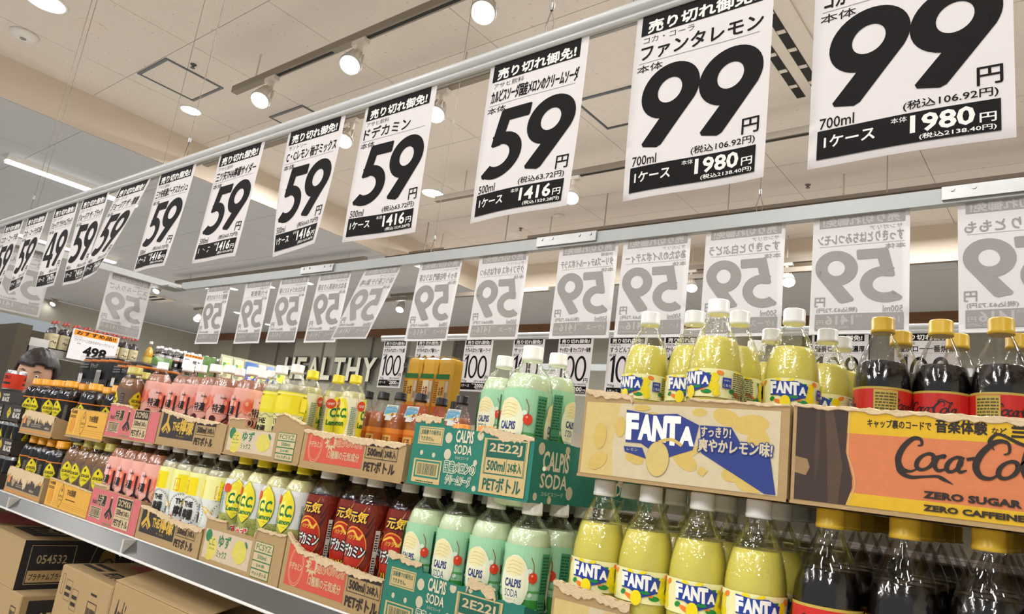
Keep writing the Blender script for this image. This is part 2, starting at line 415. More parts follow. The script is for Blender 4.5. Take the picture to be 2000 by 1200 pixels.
# air conditioning grille
t = thing('ceiling_air_vent', 'slotted ceiling air vent glimpsed between the two largest banners', 'vent', (-1.27, 3.45, H))
vm = mat('vent_white', (222, 212, 200), .6); dk = mat('vent_dark', (40, 38, 36), .8)
MB().box((-.16, -.62, -.012), (.16, .62, 0), vm).build('frame', t)
for k in (-.09, .02):
    s_ = MB().box((k, -.56, -.014), (k + .05, .56, -.0125), dk).build('slot', t)
    for q in range(6): MB().box((k + .004, -.5 + q * .18, -.018), (k + .046, -.47 + q * .18, -.0141), vm).build('vane', s_)
t = thing('ceiling_air_vent', 'dark slotted air vent far behind the sideways banner', 'vent', (-5.83 * HS * 1.02, 2.55 * HS, HS))
MB().box((-.3, -.3, -.02), (.3, .3, 0), vm).build('frame', t)
for k in (-.2, -.05, .1): MB().box((-.26, k, -.024), (.26, k + .06, -.0205), dk).build('slot', t)

# tracks, rods and spotlights
track_m = mat('track_grey', (140, 130, 116), .5, .2); cream = mat('spot_cream', (214, 204, 192), .45)
def track(x0, x1, y, z, label, rods, zc=H, slots=()):
    t = thing('lighting_track', label, 'track', (x0, y, z))
    MB().box((0, -.022, 0), (x1 - x0, .022, .045), track_m).build('track_rail', t)
    for r in rods: MB().tube([(r - x0, 0, .045), (r - x0, 0, zc - z)], .006, cream).build('hanger_rod', t)
    for a, b in slots: MB().box((a - x0, -.008, -.004), (b - x0, .008, .001), dk).build('slot', t)
sp_n = [0]
def spot(x, y, ztop, label, drop=.24, sc=1, tilt=.5, power=22, aim=None):
    # hangs from the track: adapter, neck, ribbed lamp body, glowing face
    t = thing('spotlight', label, 'spotlight', (x, y, ztop), 0, 'ceiling track spotlights' if sp_n[0] >= 0 else None)
    MB().box((-.055 * sc, -.02 * sc, -.03 * sc), (.055 * sc, .02 * sc, -.001), cream).tube([(0, 0, -.03 * sc), (0, 0, -.075 * sc)], .018 * sc, cream, 12).build('adapter', t)
    A = Matrix.Translation((0, 0, -.075 * sc)) @ Matrix.Rotation(-tilt, 4, 'X') @ Matrix.Rotation(-tilt * .6, 4, 'Y')
    b = MB(); b.lathe([(.02 * sc, 0), (.026 * sc, -.02 * sc), (.03 * sc, -.05 * sc), (.044 * sc, -.10 * sc), (.052 * sc, -.13 * sc), (.056 * sc, -.135 * sc), (.056 * sc, -.16 * sc), (.05 * sc, -.16 * sc)], cream, 32, ax=A)
    for k in range(12):
        a = math.pi * 2 * k / 12; c_, s_ = math.cos(a), math.sin(a)
        vs = [A @ Vector(q) for q in ((.024 * sc * c_, .024 * sc * s_, -.02 * sc), (.038 * sc * c_, .038 * sc * s_, -.022 * sc), (.056 * sc * c_, .056 * sc * s_, -.125 * sc), (.045 * sc * c_, .045 * sc * s_, -.13 * sc))]
        b.add(vs, [(0, 1, 2, 3)], cream)
    b.build('lamp_body', t)
    MB().lathe([(.047 * sc, -.155 * sc), (.047 * sc, -.163 * sc), (.03 * sc, -.170 * sc)], mat('spot_lens', (255, 253, 250), .4, emit=40), 24, ax=A).build('lens', t)
    MB().tube([A @ Vector((.058 * sc * math.cos(a * .3), .058 * sc * math.sin(a * .3), -.148 * sc)) for a in range(22)], .004 * sc, mat('rim_metal', (190, 190, 190), .3, .7), 6).build('rim', t)
    if power:
        light('spotlight_lamp', 'SPOT', (x, y - .005, ztop - .27 * sc), power, (1, .985, .965), spot_size=1.9, spot_blend=.5, shadow_soft_size=.045, aim=aim or (x + .1, y - .3, -.5))
track(-4.41, .9, 2.1, 2.2, 'long ceiling lighting track with three spotlights above the price rail', (-4.17, -1.9, .6), slots=[(-3.9, -3.35), (-3.05, -2.35)])
for i, ((u, v), n_) in enumerate([((519, 222), 'left'), ((693, 158), 'middle'), ((946, 62), 'right')]):
    x, y = atz(u, v, 1.955); spot(x, 2.1, 2.2, f'{n_} one of the three cream spotlights on the nearest track', power=30, aim=(x + .6, .95, -.2))
for x, q in ((-1.35, 'left'), (-.5, 'middle'), (.4, 'right')): spot(x, 2.1, 2.2, q + ' cream spotlight of three hidden behind the large 99 yen banners', power=30, aim=(x + .3, .95, -.2))
track(-4.2, 1.2, -.35, 2.2, 'lighting track above the aisle behind the camera', (-3.9, -.9, .9))
for i, x in enumerate((-3.4, -2.3, -1.2, -.3, .7)): spot(x, -.35, 2.2, f'cream spotlight above the aisle behind the camera, {["first", "second", "third", "fourth", "fifth"][i]} from left', power=9, tilt=-.5, aim=(x, 1.1, -.4))
track(-4.42, -.3, 4.05, 2.18, 'second lighting track crossing behind the large banners', (-4.1, -1.2), slots=[(-3.2, -1.2)])
for (u, v), lb in [((672, 293), 'spotlight peeking out right of the fifth large banner'), ((850, 245), 'spotlight half hidden behind the middle price banner'), ((1113, 398), 'cream spotlight under the corner of the melon soda banner')]:
    x, y = atz(u, v, 1.96); spot(x, 4.05 if u > 1000 else 2.71, 2.18 if u > 1000 else 2.2, lb, power=30, aim=(x, 3.4, -.6))
track(-5.9, -2.6, 2.71, 2.2, 'lighting track hidden behind the middle front banners', (-5.6, -2.9))
track(-10.3, -6.1, 4.72, 2.0, 'far left lighting track below the soffit', (-6.4, -9.9), HS)
track(-5.98, -5.43, 5.22, 2.2, 'rear lighting track ending left of the joint plate', (-5.5,))
track(-4.28, .8, 5.2, 2.2, 'right rear lighting track running behind the rear rail', (-4.03, -1.4))
track(-7.9, -4.6, 6.05, 1.95, 'farthest lighting track in front of the back wall', (-7.2, -5.0), HS)
track(-4.4, .5, 6.3, 2.05, 'farthest right lighting track in front of the back wall', (-4.0, -.9), HS)
def on_beam(u, v, z):
    x, y = atz(u, v, z); return x, y
FS = [((108, 599), 2.0, 'spotlight left of the sideways banner above the bottle rack'), ((310, 575), 2.05, 'spotlight just under the end of the frame rail'),
      ((783, 612), 1.85, 'small spotlight beneath the leaning grey banner'), ((388, 630), 1.85, 'spotlight left of the leftmost rear banner'), ((1348, 573), 1.92, 'spotlight between the two rear banners left of the tall lemon bottle'), ((1535, 563), 1.92, 'spotlight between the rear banners above the tall lemon sodas')]
for i, ((u, v), z, lb) in enumerate(FS):
    x, y = atz(u, v, z); zc = HS if (x < -6.03 or y > 6.45) else H
    track(x - .25, x + .25, y, z + .235, lb.replace('spotlight', 'track stub of the spotlight').replace('small ', ''), (x,), zc)
    spot(x, y, z + .235, lb, power=14 if i in (2, 3, 4) else 0, sc=1.0)
DL = ['left of the gap in the frame', 'right of the first', 'behind the second rear banner', 'low, left of the first rear banner', 'lowest, above the orange juice bottle', 'between third and fourth rear banners', 'touching the edge of the second rear banner', 'just above the third rear banner', 'under the rear rail above the second banner', 'beside the sideways banner', 'near the left sideways banner']
for i, (u, v) in enumerate([(397, 561), (455, 564), (525, 634), (370, 641), (250, 691), (570, 628), (465, 611), (602, 553), (527, 560), (305, 644), (65, 621)]):
    x, y = atz(u, v, H); z = H
    if x < -6.03 or y > 6.45: x, y = atz(u, v, HS); z = HS
    if y > 8 or x < -15: continue
    downlight(x, y, z, .075, 'small round far downlight, ' + DL[i], 12, 'far ceiling downlights')

# ------------------------------------------------------------ banner frame over the gondola
alu = mat('painted_rail', (196, 197, 196), .35, .1); alug = mat('grey_rail', (176, 180, 180), .4, .2); steel = mat('steel_plate', (170, 170, 168), .35, .9, .15, 30)
YF, YR, ZR = .84, 1.72, .714
def xrail(name, label, x0, x1, y, m, front=True):
    t = thing(name, label, 'rail', (x0, y, ZR))
    L = x1 - x0; mb = MB()
    if front:
        mb.tube([(0, 0, .006), (L, 0, .006)], .011, m, 14).box((0, -.004, -.014), (L, .004, 0), m)
        mb.build('rail_profile', t, smooth=True)
        MB().box((0, .008, -.012), (L, .014, .0), alug).build('rear_flange', t)
    else:
        mb.box((0, -.012, -.024), (L, .012, .012), m); mb.build('rail_profile', t)
    return t
r1 = xrail('banner_rail', 'long white front rail carrying the black and white price banners', -4.6, .4, YF, alu)
r2 = xrail('banner_rail', 'long grey rear rail carrying the banners seen from behind', -3.66, .4, YR, alug, False)
for u in (1110, 625, 1960):
    x, z = aty(u, 472 if u == 1110 else 525, YR); x = aty(u, 395 if u > 1500 else 480 if u > 1000 else 530, YR)[0]
    pl = MB().box((x - .11 - r2.location.x, -.02, -.018), (x + .11 - r2.location.x, -.0125, .012), steel).build('joint_plate', r2)
    for k in (-.09, -.05, .05, .09): MB().lathe([(.005, -.02), (.004, -.025)], steel, 10, ax=Matrix.Translation((x + k - r2.location.x, 0, .004)) @ Matrix.Rotation(math.pi / 2, 4, 'X') @ Matrix.Translation((0, 0, .042))).build('screw', pl)
t = thing('banner_rail', 'short cross rail at the far end of the banner frame', 'rail', (-3.73, YF, ZR + .0))
MB().box((-.012, .02, -.02), (.012, YR - YF + .02, .01), alu).build('rail_profile', t)
MB().box((-.02, YR - YF - .09, -.03), (.1, YR - YF + .0, -.021), steel).build('corner_bracket', t)
wire_m = mat('wire_steel', (120, 110, 98), .4, .5)
for i, (u, v, y) in enumerate([(59, 412, YF), (364, 300, YF), (1070, 80, YF), (843, 503, YR), (1482, 428, YR), (22, 432, YF), (330, 560, 1.5)]):
    x, z = aty(u, v, y)
    if i == 5: x, y = -3.5, .95
    if i == 6: x = -3.73
    t = thing('hanging_wire', ['thin steel wire holding the front rail near its left end', 'thin steel wire holding the front rail between the THA lemon banners', 'thin steel wire holding the front rail above the melon soda banner', 'thin steel wire holding the rear rail left of the joint plate', 'thin steel wire holding the rear rail at right', 'thin steel wire at the far left ceiling', 'thin steel wire holding the short cross rail'][i], 'wire', (x, y, ZR + .012))
    top = (HS if x < -6.03 else H) - ZR - .012
    MB().tube([(0, 0, .05), (0, 0, top)], .0011, wire_m, 6).build('wire', t)
    MB().tube([(-.006, 0, .0), (-.009, 0, .02), (0, 0, .05), (.009, 0, .02), (.006, 0, 0)], .0011, wire_m, 6).build('wire_loop', t)
    MB().lathe([(.003, .048), (.004, .052), (.004, .062), (.002, .066)], steel, 10).build('wire_grip', t)
    MB().lathe([(.012, top), (.01, top - .006), (.003, top - .01)], cream, 12).build('ceiling_cup', t)

# ------------------------------------------------------------ price banners
def dig(ch, thin=0):
    a = Art(); c = BLK
    if ch == '9':
        a.ring(.315, .665, .315, .335, .185, c, 36); a.n -= 1
        a.poly([(.09, .07), (.11, .03), (.27, -.005), (.315, .02), (.60, .52), (.630, .665), (.50, .60), (.43, .44), (.27, .37)], c)
    elif ch == '5':
        a.poly([(.15, .985), (.13, .96), (.07, .48), (.10, .45), (.22, .46), (.245, .52), (.285, .80), (.56, .80), (.575, .82), (.575, .97), (.56, .985)], c); a.n -= 1
        a.ring(.225, .315, .34, .33, .175, c, 28, 118, -128)
        a.n -= 1; a.poly([(.0, .08), (.02, .035), (.06, .01), (.14, .16), (.12, .20)], c)
    elif ch == '4':
        a.poly([(.0, .22), (.0, .36), (.34, .985), (.52, .985), (.52, .37), (.60, .37), (.60, .22), (.52, .22), (.52, .0), (.34, .0), (.34, .22)], c)
        a.poly([(.15, .37), (.345, .37), (.345, .74)], WHT)
    elif ch == '0': a.ring(.27, .49, .27, .495, .10, c, 36)
    elif ch == '1': a.poly([(.10, 0), (.215, 0), (.215, .985), (.13, .985), (.0, .86), (.0, .76), (.10, .84)], c)
    elif ch == '8':
        a.ring(.27, .73, .21, .255, .11, c, 28); a.ring(.27, .27, .27, .27, .13, c, 30)
    return a
DW = {'9': .63, '5': .58, '4': .62, '0': .56, '1': .27, '8': .56}
PW, PH = .21, .297
def banner_art(maker, prod, price, ml, tax, case, ctax):
    a = Art(); W, Hh = PW, PH
    Y = lambda f: Hh * (1 - f)
    a.rect(W * .045, Y(.118), W * .93, Y(-.0), BLK)
    a.text('売り切れ御免!', W * .10, Y(.108), W * .89, Y(.038), WHT, .04, .0)
    a.text(maker, W * .07, Y(.165), W * (.07 + .065 * len(maker)), Y(.130), (60, 56, 56), .008)
    L = min(.88, .13 * len(prod)); 
    a.text(prod, W * .06, Y(.262), W * (.06 + L), Y(.178), BLK, .028)
    a.rect(W * .05, Y(.2775), W * .92, Y(.275), (90, 86, 86))
    a.text('本体', W * .04, Y(.330), W * .24, Y(.288), (50, 46, 46), .012)
    dh = .45 * Hh * .97; wtot = sum(DW[c] for c in price) + -.005 * (len(price) - 1)
    s = min(dh, (W * .86) / wtot * 1.0); sx = (W * (.86 if len(price) < 3 else .80)) / wtot; sx = min(sx, s * 1.16); x = W * .06 + (W * .86 - sx * wtot) / 2
    for c in price:
        a.place(dig(c), x, Y(.752), sx, dh, .012 if c in '59' else 0); x += sx * (DW[c] - .005)
    a.text('円', W * .84, Y(.775), W * .95, Y(.70), BLK, .02)
    a.text('(税込' + tax + '円)', W * .50, Y(.829), W * .93, Y(.786), BLK, .016)
    a.text(ml, W * .06, Y(.832), W * .25, Y(.782), BLK, .01)
    a.rect(W * .05, Y(.967), W * .94, Y(.838), BLK)
    a.text('1ケース', W * .09, Y(.918), W * .36, Y(.866), WHT, .025)
    a.text('本体', W * .44, Y(.872), W * .52, Y(.848), WHT, .01)
    a.text(case, W * .535, Y(.928), W * .83, Y(.850), WHT, .028)
    a.text('円', W * .85, Y(.925), W * .92, Y(.888), WHT, .02)
    a.text('(税込' + ctax + '円)', W * .58, Y(.960), W * .92, Y(.935), WHT, .016)
    return a
def paper_mat(name, col, tr):
    if name in _m: return _m[name]
    m = bpy.data.materials.new(name); m.use_nodes = True; nt = m.node_tree; nt.nodes.clear(); L = nt.links.new
    out = nt.nodes.new('ShaderNodeOutputMaterial'); mx = nt.nodes.new('ShaderNodeMixShader'); mx.inputs[0].default_value = tr
    d = nt.nodes.new('ShaderNodeBsdfDiffuse'); d.inputs[0].default_value = lin(col); t = nt.nodes.new('ShaderNodeBsdfTranslucent'); t.inputs[0].default_value = lin(col)
    n = nt.nodes.new('ShaderNodeTexNoise'); n.inputs['Scale'].default_value = 9; b = nt.nodes.new('ShaderNodeBump'); b.inputs['Strength'].default_value = .35; b.inputs['Distance'].default_value = .012
    tc = nt.nodes.new('ShaderNodeTexCoord'); L(tc.outputs['Object'], n.inputs['Vector']); L(n.outputs['Fac'], b.inputs['Height']); L(b.outputs[0], d.inputs['Normal'])
    L(d.outputs[0], mx.inputs[1]); L(t.outputs[0], mx.inputs[2]); L(mx.outputs[0], out.inputs[0]); _m[name] = m; return m
paper = paper_mat('banner_paper', (214, 209, 209), .35)
def banner(x, y, args, label, swing=0, curl=0, shear=0, group=None, back=False, roty=0, seed=0):
    """hangs from its top edge; local x to the right, z down from 0; print faces local -Y"""
    root = thing('price_banner', label, 'price banner', (x, y, ZR - .0145), roty, group)
    rr = random.Random(seed); ph = rr.uniform(0, 6); wob = rr.uniform(.001, .004)
    def warp(u, v, n):
        h = PH - v                      # distance below the rail
        s = h / PH
        yy = -h * math.sin(swing) - curl * s * s * (u / PW - .5) * .05 - wob * s * math.sin(u / PW * 5 + ph) + .006 * s * s * math.sin(ph)
        return (u + shear * h, yy - n, -h * math.cos(swing) + .0)
    sh = Art(); sh.rect(0, 0, PW, PH, WHT)
    me = sh.mesh('sheet', lambda u, v, n: warp(u, v, 0), 'paper', step=PW / 12, ystep=PH / 14)
    me.materials.clear(); me.materials.append(paper_mat('thin_banner_paper', (214, 212, 211), .4) if back else paper)
    for p in me.polygons: p.use_smooth = True
    link_mesh('sheet', me, root, (0, 0, 0))
    a = banner_art(*args)
    link_mesh('print', a.mesh('print', warp, 'paper', step=PW / 10, ystep=PH / 10, e=.000035, e0=.0004), root, (0, 0, 0))
    if back:   # print showing through the backlit paper, painted grey on the reverse
        b = banner_art(*args)
        swap = {BLK: (168, 166, 164), WHT: (196, 194, 192)}
        b.it = [(v, f, swap.get(c, (168, 166, 164)), l) for v, f, c, l in b.it]
        link_mesh('painted_show_through', b.mesh('painted_show_through', lambda u, v, n: warp(u, v, -n), 'paper', step=PW / 10, ystep=PH / 10, e=.000035, e0=.0004), root, (0, 0, 0))
    return root
A59 = ('59', '500ml', '63.72', '1416', '1529.28')
FB = [(-.268, 'コカ・コーラ', 'コカ・コーラゼロカフェイン', ('99', '700ml', '106.92', '1980', '2138.40'), 'largest price banner at the right edge showing 99 yen', 0, 0, 0),
 (-.532, 'コカ・コーラ', 'ファンタレモン', ('99', '700ml', '106.92', '1980', '2138.40'), 'second large 99 yen banner from the right, lemon soda above it', 0, .3, 0),
 (-.830, 'アサヒ飲料', 'カルピスソーダ国産メロンのクリームソーダ', A59, '59 yen melon cream soda banner left of the two 99 yen banners', 0, .3, 0),
 (-1.175, 'アサヒ飲料', 'ドデカミン', A59, '59 yen banner with five large katakana, left of the melon banner', 0, 0, 0),
 (-1.452, 'サントリー', 'C・Cレモン 柚子ミックス', A59, '59 yen yuzu lemon banner with a curled lower right corner', 0, .8, 0),
 (-1.760, 'アサヒ飲料', '三ツ矢THA檸檬サイダー', A59, '59 yen lemon cider banner left of the curled yuzu banner', .02, 0, .04),
 (-2.090, 'アサヒ飲料', '三ツ矢特濃ピーチスカッシュ', A59, '59 yen peach squash banner, sixth from the left', .03, .2, .10),
 (-2.355, 'コカ・コーラ', 'ジョージア ザ・微糖', ('59', '440ml', '63.72', '1416', '1529.28'), '59 yen 440 ml low sugar coffee banner leaning to the left', .10, .8, -.32),
 (-2.640, 'コカ・コーラ', 'ジョージア ザ・ブラック', ('59', '440ml', '63.72', '1416', '1529.28'), '59 yen 440 ml black coffee banner, fourth from the left', .02, .5, -.05),
 (-2.885, 'コカ・コーラ', 'ジョージア プラチナムブラック', ('49', '185ml', '52.92', '1470', '1587.60'), 'only price banner in the front row showing 49 yen', 0, .2, .0),
 (-3.157, 'コカ・コーラ', 'コカ・コーラゼロ缶', A59, '59 yen banner second from the left end of the front rail', .02, .5, .1),
 (-3.410, 'コカ・コーラ', 'コカ・コーラ缶', A59, '59 yen banner cut by the left edge of the photo', .02, .3, .2)]
for i, (x, mk, pr, ar, lb, sw, cu, sh_) in enumerate(FB):
    banner(x, YF, (mk, pr) + ar, lb, swing=sw, curl=cu, shear=sh_ if i == 7 else 0, seed=i)
RB = [(-.228, 'サンガリア', 'すっきりともも'), (-.53, 'サンガリア', 'すっきりとはちみつレモン'), (-.807, 'サンガリア', 'すっきりと白ぶどう'), (-1.06, 'サンガリア', 'あなたのルイボスティー'),
 (-1.287, '伊藤園', 'タリーズ&ティールイボスラテ'), (-1.617, 'サントリー', 'クラフトボス ゆずはちみつ'), (-1.904, 'サントリー', 'ホット 伊右衛門 ほうじ茶'), (-2.21, 'コカ・コーラ', 'ほうじ茶ラテ 濃い味'),
 (-2.506, 'サンガリア', 'あなたの抹茶入りお茶'), (-2.783, 'サンガリア', 'あなたのジャスミン茶'), (-3.063, 'アサヒ飲料', '十六茶麦茶'), (-3.404, '伊藤園', '健康ミネラルむぎ茶')]
RL = ['rear banner at the right edge, print seen reversed through the paper', 'rear banner seen reversed, second from right behind the first cola bottle', 'rear banner seen reversed behind the tallest lemon soda bottle', 'rear banner seen reversed, fourth from right, behind two lemon bottles', 'rear banner seen reversed just right of the gap, fifth from right',
 'rear banner seen reversed left of the gap above the green sodas', 'rear banner seen reversed above the amber bottles, seventh from right', 'rear banner leaning strongly to the left, print seen reversed', 'rear banner seen reversed, fourth from the left end', 'rear banner seen reversed, third from the left end', 'rear banner seen reversed, second from the left end', 'rear banner at the left end of the rear rail, seen reversed']
for i, (x, mk, pr) in enumerate(RB):
    banner(x + PW, YR, (mk, pr) + A59, RL[i], swing={7: -.12, 3: .0, 9: -.03}.get(i, 0), shear={7: .30, 6: .08, 8: .08}.get(i, 0), back=True, roty=math.pi, seed=40 + i)
# two banners on the cross rail, their print faces away (-X)
for y0, lb in ((1.39, 'sideways banner hanging from the cross rail above the bottle rack'), (.935, 'sideways banner at the far left behind the front banners')):
    banner(-3.745, y0 + PW, ('アサヒ飲料', 'スコールりんご') + A59, lb, back=True, roty=-math.pi / 2, seed=int(y0 * 10))
# far rail with 100 yen banners
fr = thing('banner_rail', 'distant white rail with the 100 yen banners in the far aisle', 'rail', (-3.52, 2.96, ZR))
MB().tube([(0, 0, .004), (4.3, 0, .004)], .012, alu, 12).box((0, -.004, -.022), (4.3, .004, 0), alu).build('rail_profile', fr, smooth=True)
MB().box((.5, .9, -.02), (4.3, .92, .02), alug).build('rear_rail_profile', fr)
FARB = [(-3.49, 'きざみそばカップ大盛', '2000', 'leftmost 100 yen banner on the far rail, beside the wall lettering'), (-3.195, 'きざみそばカップ麺カレー', '2000', 'far 100 yen banner behind the amber bottles'), (-2.80, 'きざみそばカップ 麺シーフード', '2000', 'far 100 yen banner in the gap between amber and green bottles'), (-2.447, 'サッポロ一番 塩', '1200', 'far 100 yen banner left of the highest melon soda bottle'),
        (-2.15, 'サッポロ一番 カップスター味噌', '1200', 'far 100 yen banner right of the highest melon soda bottle'), (-1.852, 'すうどんでかまる', '1200', 'far 100 yen banner left of the lemon soda bottles'), (-1.557, 'かけそば一杯', '1200', 'far 100 yen banner behind the first lemon soda bottle'), (-.90, '麺番ローヨー濃厚', '1800', 'far banner behind the left cola bottle'), (-.60, '麺焼ロー一番焼豚', '1800', 'far banner behind the middle cola bottle')]
for i, (x, pr, cs, lb) in enumerate(FARB):
    banner(x, 2.96, ('明星食品', pr, '100' if i < 7 else '108', '70g', '108.00', cs, '2160.00'), lb, seed=70 + i)
for i, x in enumerate((-3.0, -1.95, -1.75)):
    banner(x + PW, 3.87, ('サンガリア', 'さっぱり麺', '100', '85g', '108.00', '1200', '1296.00'), ['faint far reversed banner behind the second 100 yen banner', 'faint reversed banner between two far 100 yen banners', 'faint reversed banner behind the far rail at right'][i], back=True, roty=math.pi, seed=90 + i)

# ============================================================ the gondola
SH = -.258          # top of the display shelf, from eye level
XL, XR = -3.62, .55
shelf_m = mat('shelf_enamel', (206, 204, 198), .4, .1); chan_m = mat('price_channel', (84, 84, 82), .3, .3)
t = thing('gondola_shelf', 'long cream metal display shelf under the lower row of cartons', 'shelf', (XL, .84, SH))
MB().box((0, 0, -.022), (XR - XL, .86, 0), shelf_m).build('shelf_board', t)
mb = MB(); L = XR - XL
mb.add([(0, -.003, .0), (L, -.003, .0), (L, -.030, -.030), (0, -.030, -.030), (0, 0, -.003), (L, 0, -.003), (L, -.026, -.034), (0, -.026, -.034)],
       [(0, 3, 2, 1), (4, 5, 6, 7), (0, 1, 5, 4), (2, 3, 7, 6), (0, 4, 7, 3), (1, 2, 6, 5)], chan_m)
mb.build('price_channel', t)
MB().tube([(0, -.031, -.032), (L, -.031, -.032)], .0028, mat('lip_white', (235, 235, 232), .2), 8).tube([(0, -.003, .001), (L, -.003, .001)], .002, mat('lip_white', (235, 235, 232), .2), 8).build('channel_lip', t)
for x in [-2.47, -1.76 + .04, -.86, 0.0]: MB().box((x - XL - .004, -.032, -.036), (x - XL + .004, 0, -.0), shelf_m).build('shelf_joint', t)
t = thing('gondola', 'cream gondola uprights and back panel under the display shelf', 'gondola', (XL, 1.27, -1.5))
pm = mat('upright_cream', (196, 180, 148), .5)
for x in (.02, .9, 1.8, 2.7, 3.6): MB().box((x, -.03, 0), (x + .045, .03, 1.24 - .022), pm).build('upright', t)
MB().box((0, -.008, .1), (L, .008, 1.218), mat('back_panel_grey', (150, 140, 122), .6)).build('back_panel', t)
MB().box((0, -.43, .0), (L, .43, .10), shelf_m).build('base_deck', t)

ORD = ['first', 'second', 'third', 'fourth', 'fifth', 'sixth', 'seventh', 'eighth', 'ninth']
# ------------------------------------------------------------ bottles
def cyl(profile, th0=0):
    """map label (u metres round, v height, n out) on a lathe profile; u=0 faces -Y"""
    def rad(z):
        for (r0, z0), (r1, z1) in zip(profile, profile[1:]):
            if z0 <= z <= z1 and z1 > z0: return r0 + (r1 - r0) * (z - z0) / (z1 - z0)
        return profile[-1][0]
    R0 = max(p[0] for p in profile)
    def f(u, v, n):
        a = u / R0 + th0 - math.pi / 2; r = rad(v) + n
        return (r * math.cos(a), r * math.sin(a), v)
    return f
CAPZ = .022
def cap_mb(r, z, h, m, n=28):
    mb = MB(); prof = [(r * .99, z), (r * 1.0, z + h * .22), (r * .97, z + h * .25), (r * .97, z + h * .9), (r * .90, z + h)]
    return mb.lathe(prof, m, n)
BOT = {}
def bottle_kind(kind, desc, prof, liquid, liqz, capcol, caph, art, labmat='label', shell=None, capr=.0152, body_r=None, ystep=.012, catg='bottle'):
    H_ = prof[-1][1] + .0125
    t = thing('drink_bottle', desc, catg, (0, 0, 0))
    t.name = KINDNAME[kind]
    sh = shell or glass_mat('pet_shell', (.97, .97, .97), .06, .04, .8, 230)
    if liquid is not None:
        lp = [(max(r - .0012, .004), max(z, .0015)) for r, z in prof if z < liqz]
        for (r0, z0), (r1, z1) in zip(prof, prof[1:]):
            if z0 < liqz <= z1: lp.append((r0 + (r1 - r0) * (liqz - z0) / (z1 - z0) - .0012, liqz))
        MB().lathe(lp, liquid, 28).build('drink', t, smooth=True)
    MB().lathe(prof, sh, 32).build('bottle_body', t, smooth=True)
    cm = mat('cap_plastic', capcol, .32, 0, .02, 20)
    mb = cap_mb(capr, prof[-1][1] - .0085, .021, cm)
    mb.build('cap', t, smooth=True)
    if art:
        a, lp = art
        link_mesh('label', a.mesh('label', cyl(lp), labmat, step=.0055, ystep=ystep, e=.00004, e0=.0004), t)
    # keep the prototype's children for fast copies
    BOT[kind] = t; KIDS[t.name] = list(t.children)
    t['h'] = H_
    return t
KINDNAME = dict(fanta='lemon_soda_bottle', coke='cola_bottle', melon='melon_soda_bottle', energy='energy_drink_bottle', yuzu='yuzu_lemon_bottle', cc='lemon_soda_bottle_small', lemon='lemon_cider_bottle', lemonu='lemon_cider_bottle_yellow',
    peach='peach_drink_bottle', black='black_coffee_bottle', milk='milk_coffee_bottle', tea='amber_tea_bottle', wine='grape_juice_bottle', juice='orange_juice_bottle', dark='dark_tea_bottle')
def neck(zt, r=.0118): return [(r, zt - .016), (r, zt - .010), (r + .003, zt - .009), (r + .003, zt - .007), (r, zt - .006), (r, zt)]
def liq(name, col, rough=.25, coat=.6): return mat(name, col, rough, 0, .04, 12, coat=coat)
used = set()
protos = []
def put(kind, x, y, z, label, group, rz=None, extra=0):
    t = BOT[kind]
    rz = random.uniform(-.5, .5) if rz is None else rz
    if kind not in used:
        used.add(kind); t.location = (x, y, z + EZ); t.rotation_euler = (0, 0, rz); t['label'] = label; t['group'] = group; return t
    return dup(t, (x, y, z), rz, label, group)

# --- 700 ml lemon soda
P = [(.026, 0), (.033, .004), (.0352, .012), (.0352, .03), (.0345, .06), (.0345, .10), (.0352, .112), (.0354, .118), (.0354, .157), (.0352, .163), (.0345, .172), (.0325, .184), (.0295, .197), (.0255, .209), (.0205, .220), (.0160, .229), (.0128, .236)] + [(.0118, .240), (.0145, .2405), (.0145, .2425), (.0118, .243), (.0118, .247)]
def fanta_logo(a, x, y, s, blue=(30, 62, 150), out=None):
    a.poly([(x - .03 * s, y + .52 * s), (x - .01 * s, y + .30 * s), (x + .0 * s, y + .05 * s), (x + .25 * s, y + .05 * s), (x + .62 * s, y - .14 * s), (x + 1.05 * s, y + .02 * s), (x + 1.12 * s, y + .36 * s), (x + .78 * s, y + .50 * s), (x + .40 * s, y + .47 * s)], blue)
    for ch, x0, y0, x1, y1, sh in (('F', 0, .09, .20, .47, -.06), ('A', .20, .10, .42, .46, .0), ('N', .42, .09, .64, .45, .0), ('T', .62, .06, .86, .46, -.05), ('A', .84, .07, 1.06, .33, .0)):
        a.text(ch, x + x0 * s, y + y0 * s, x + x1 * s, y + y1 * s, (246, 246, 240), .06, sh)
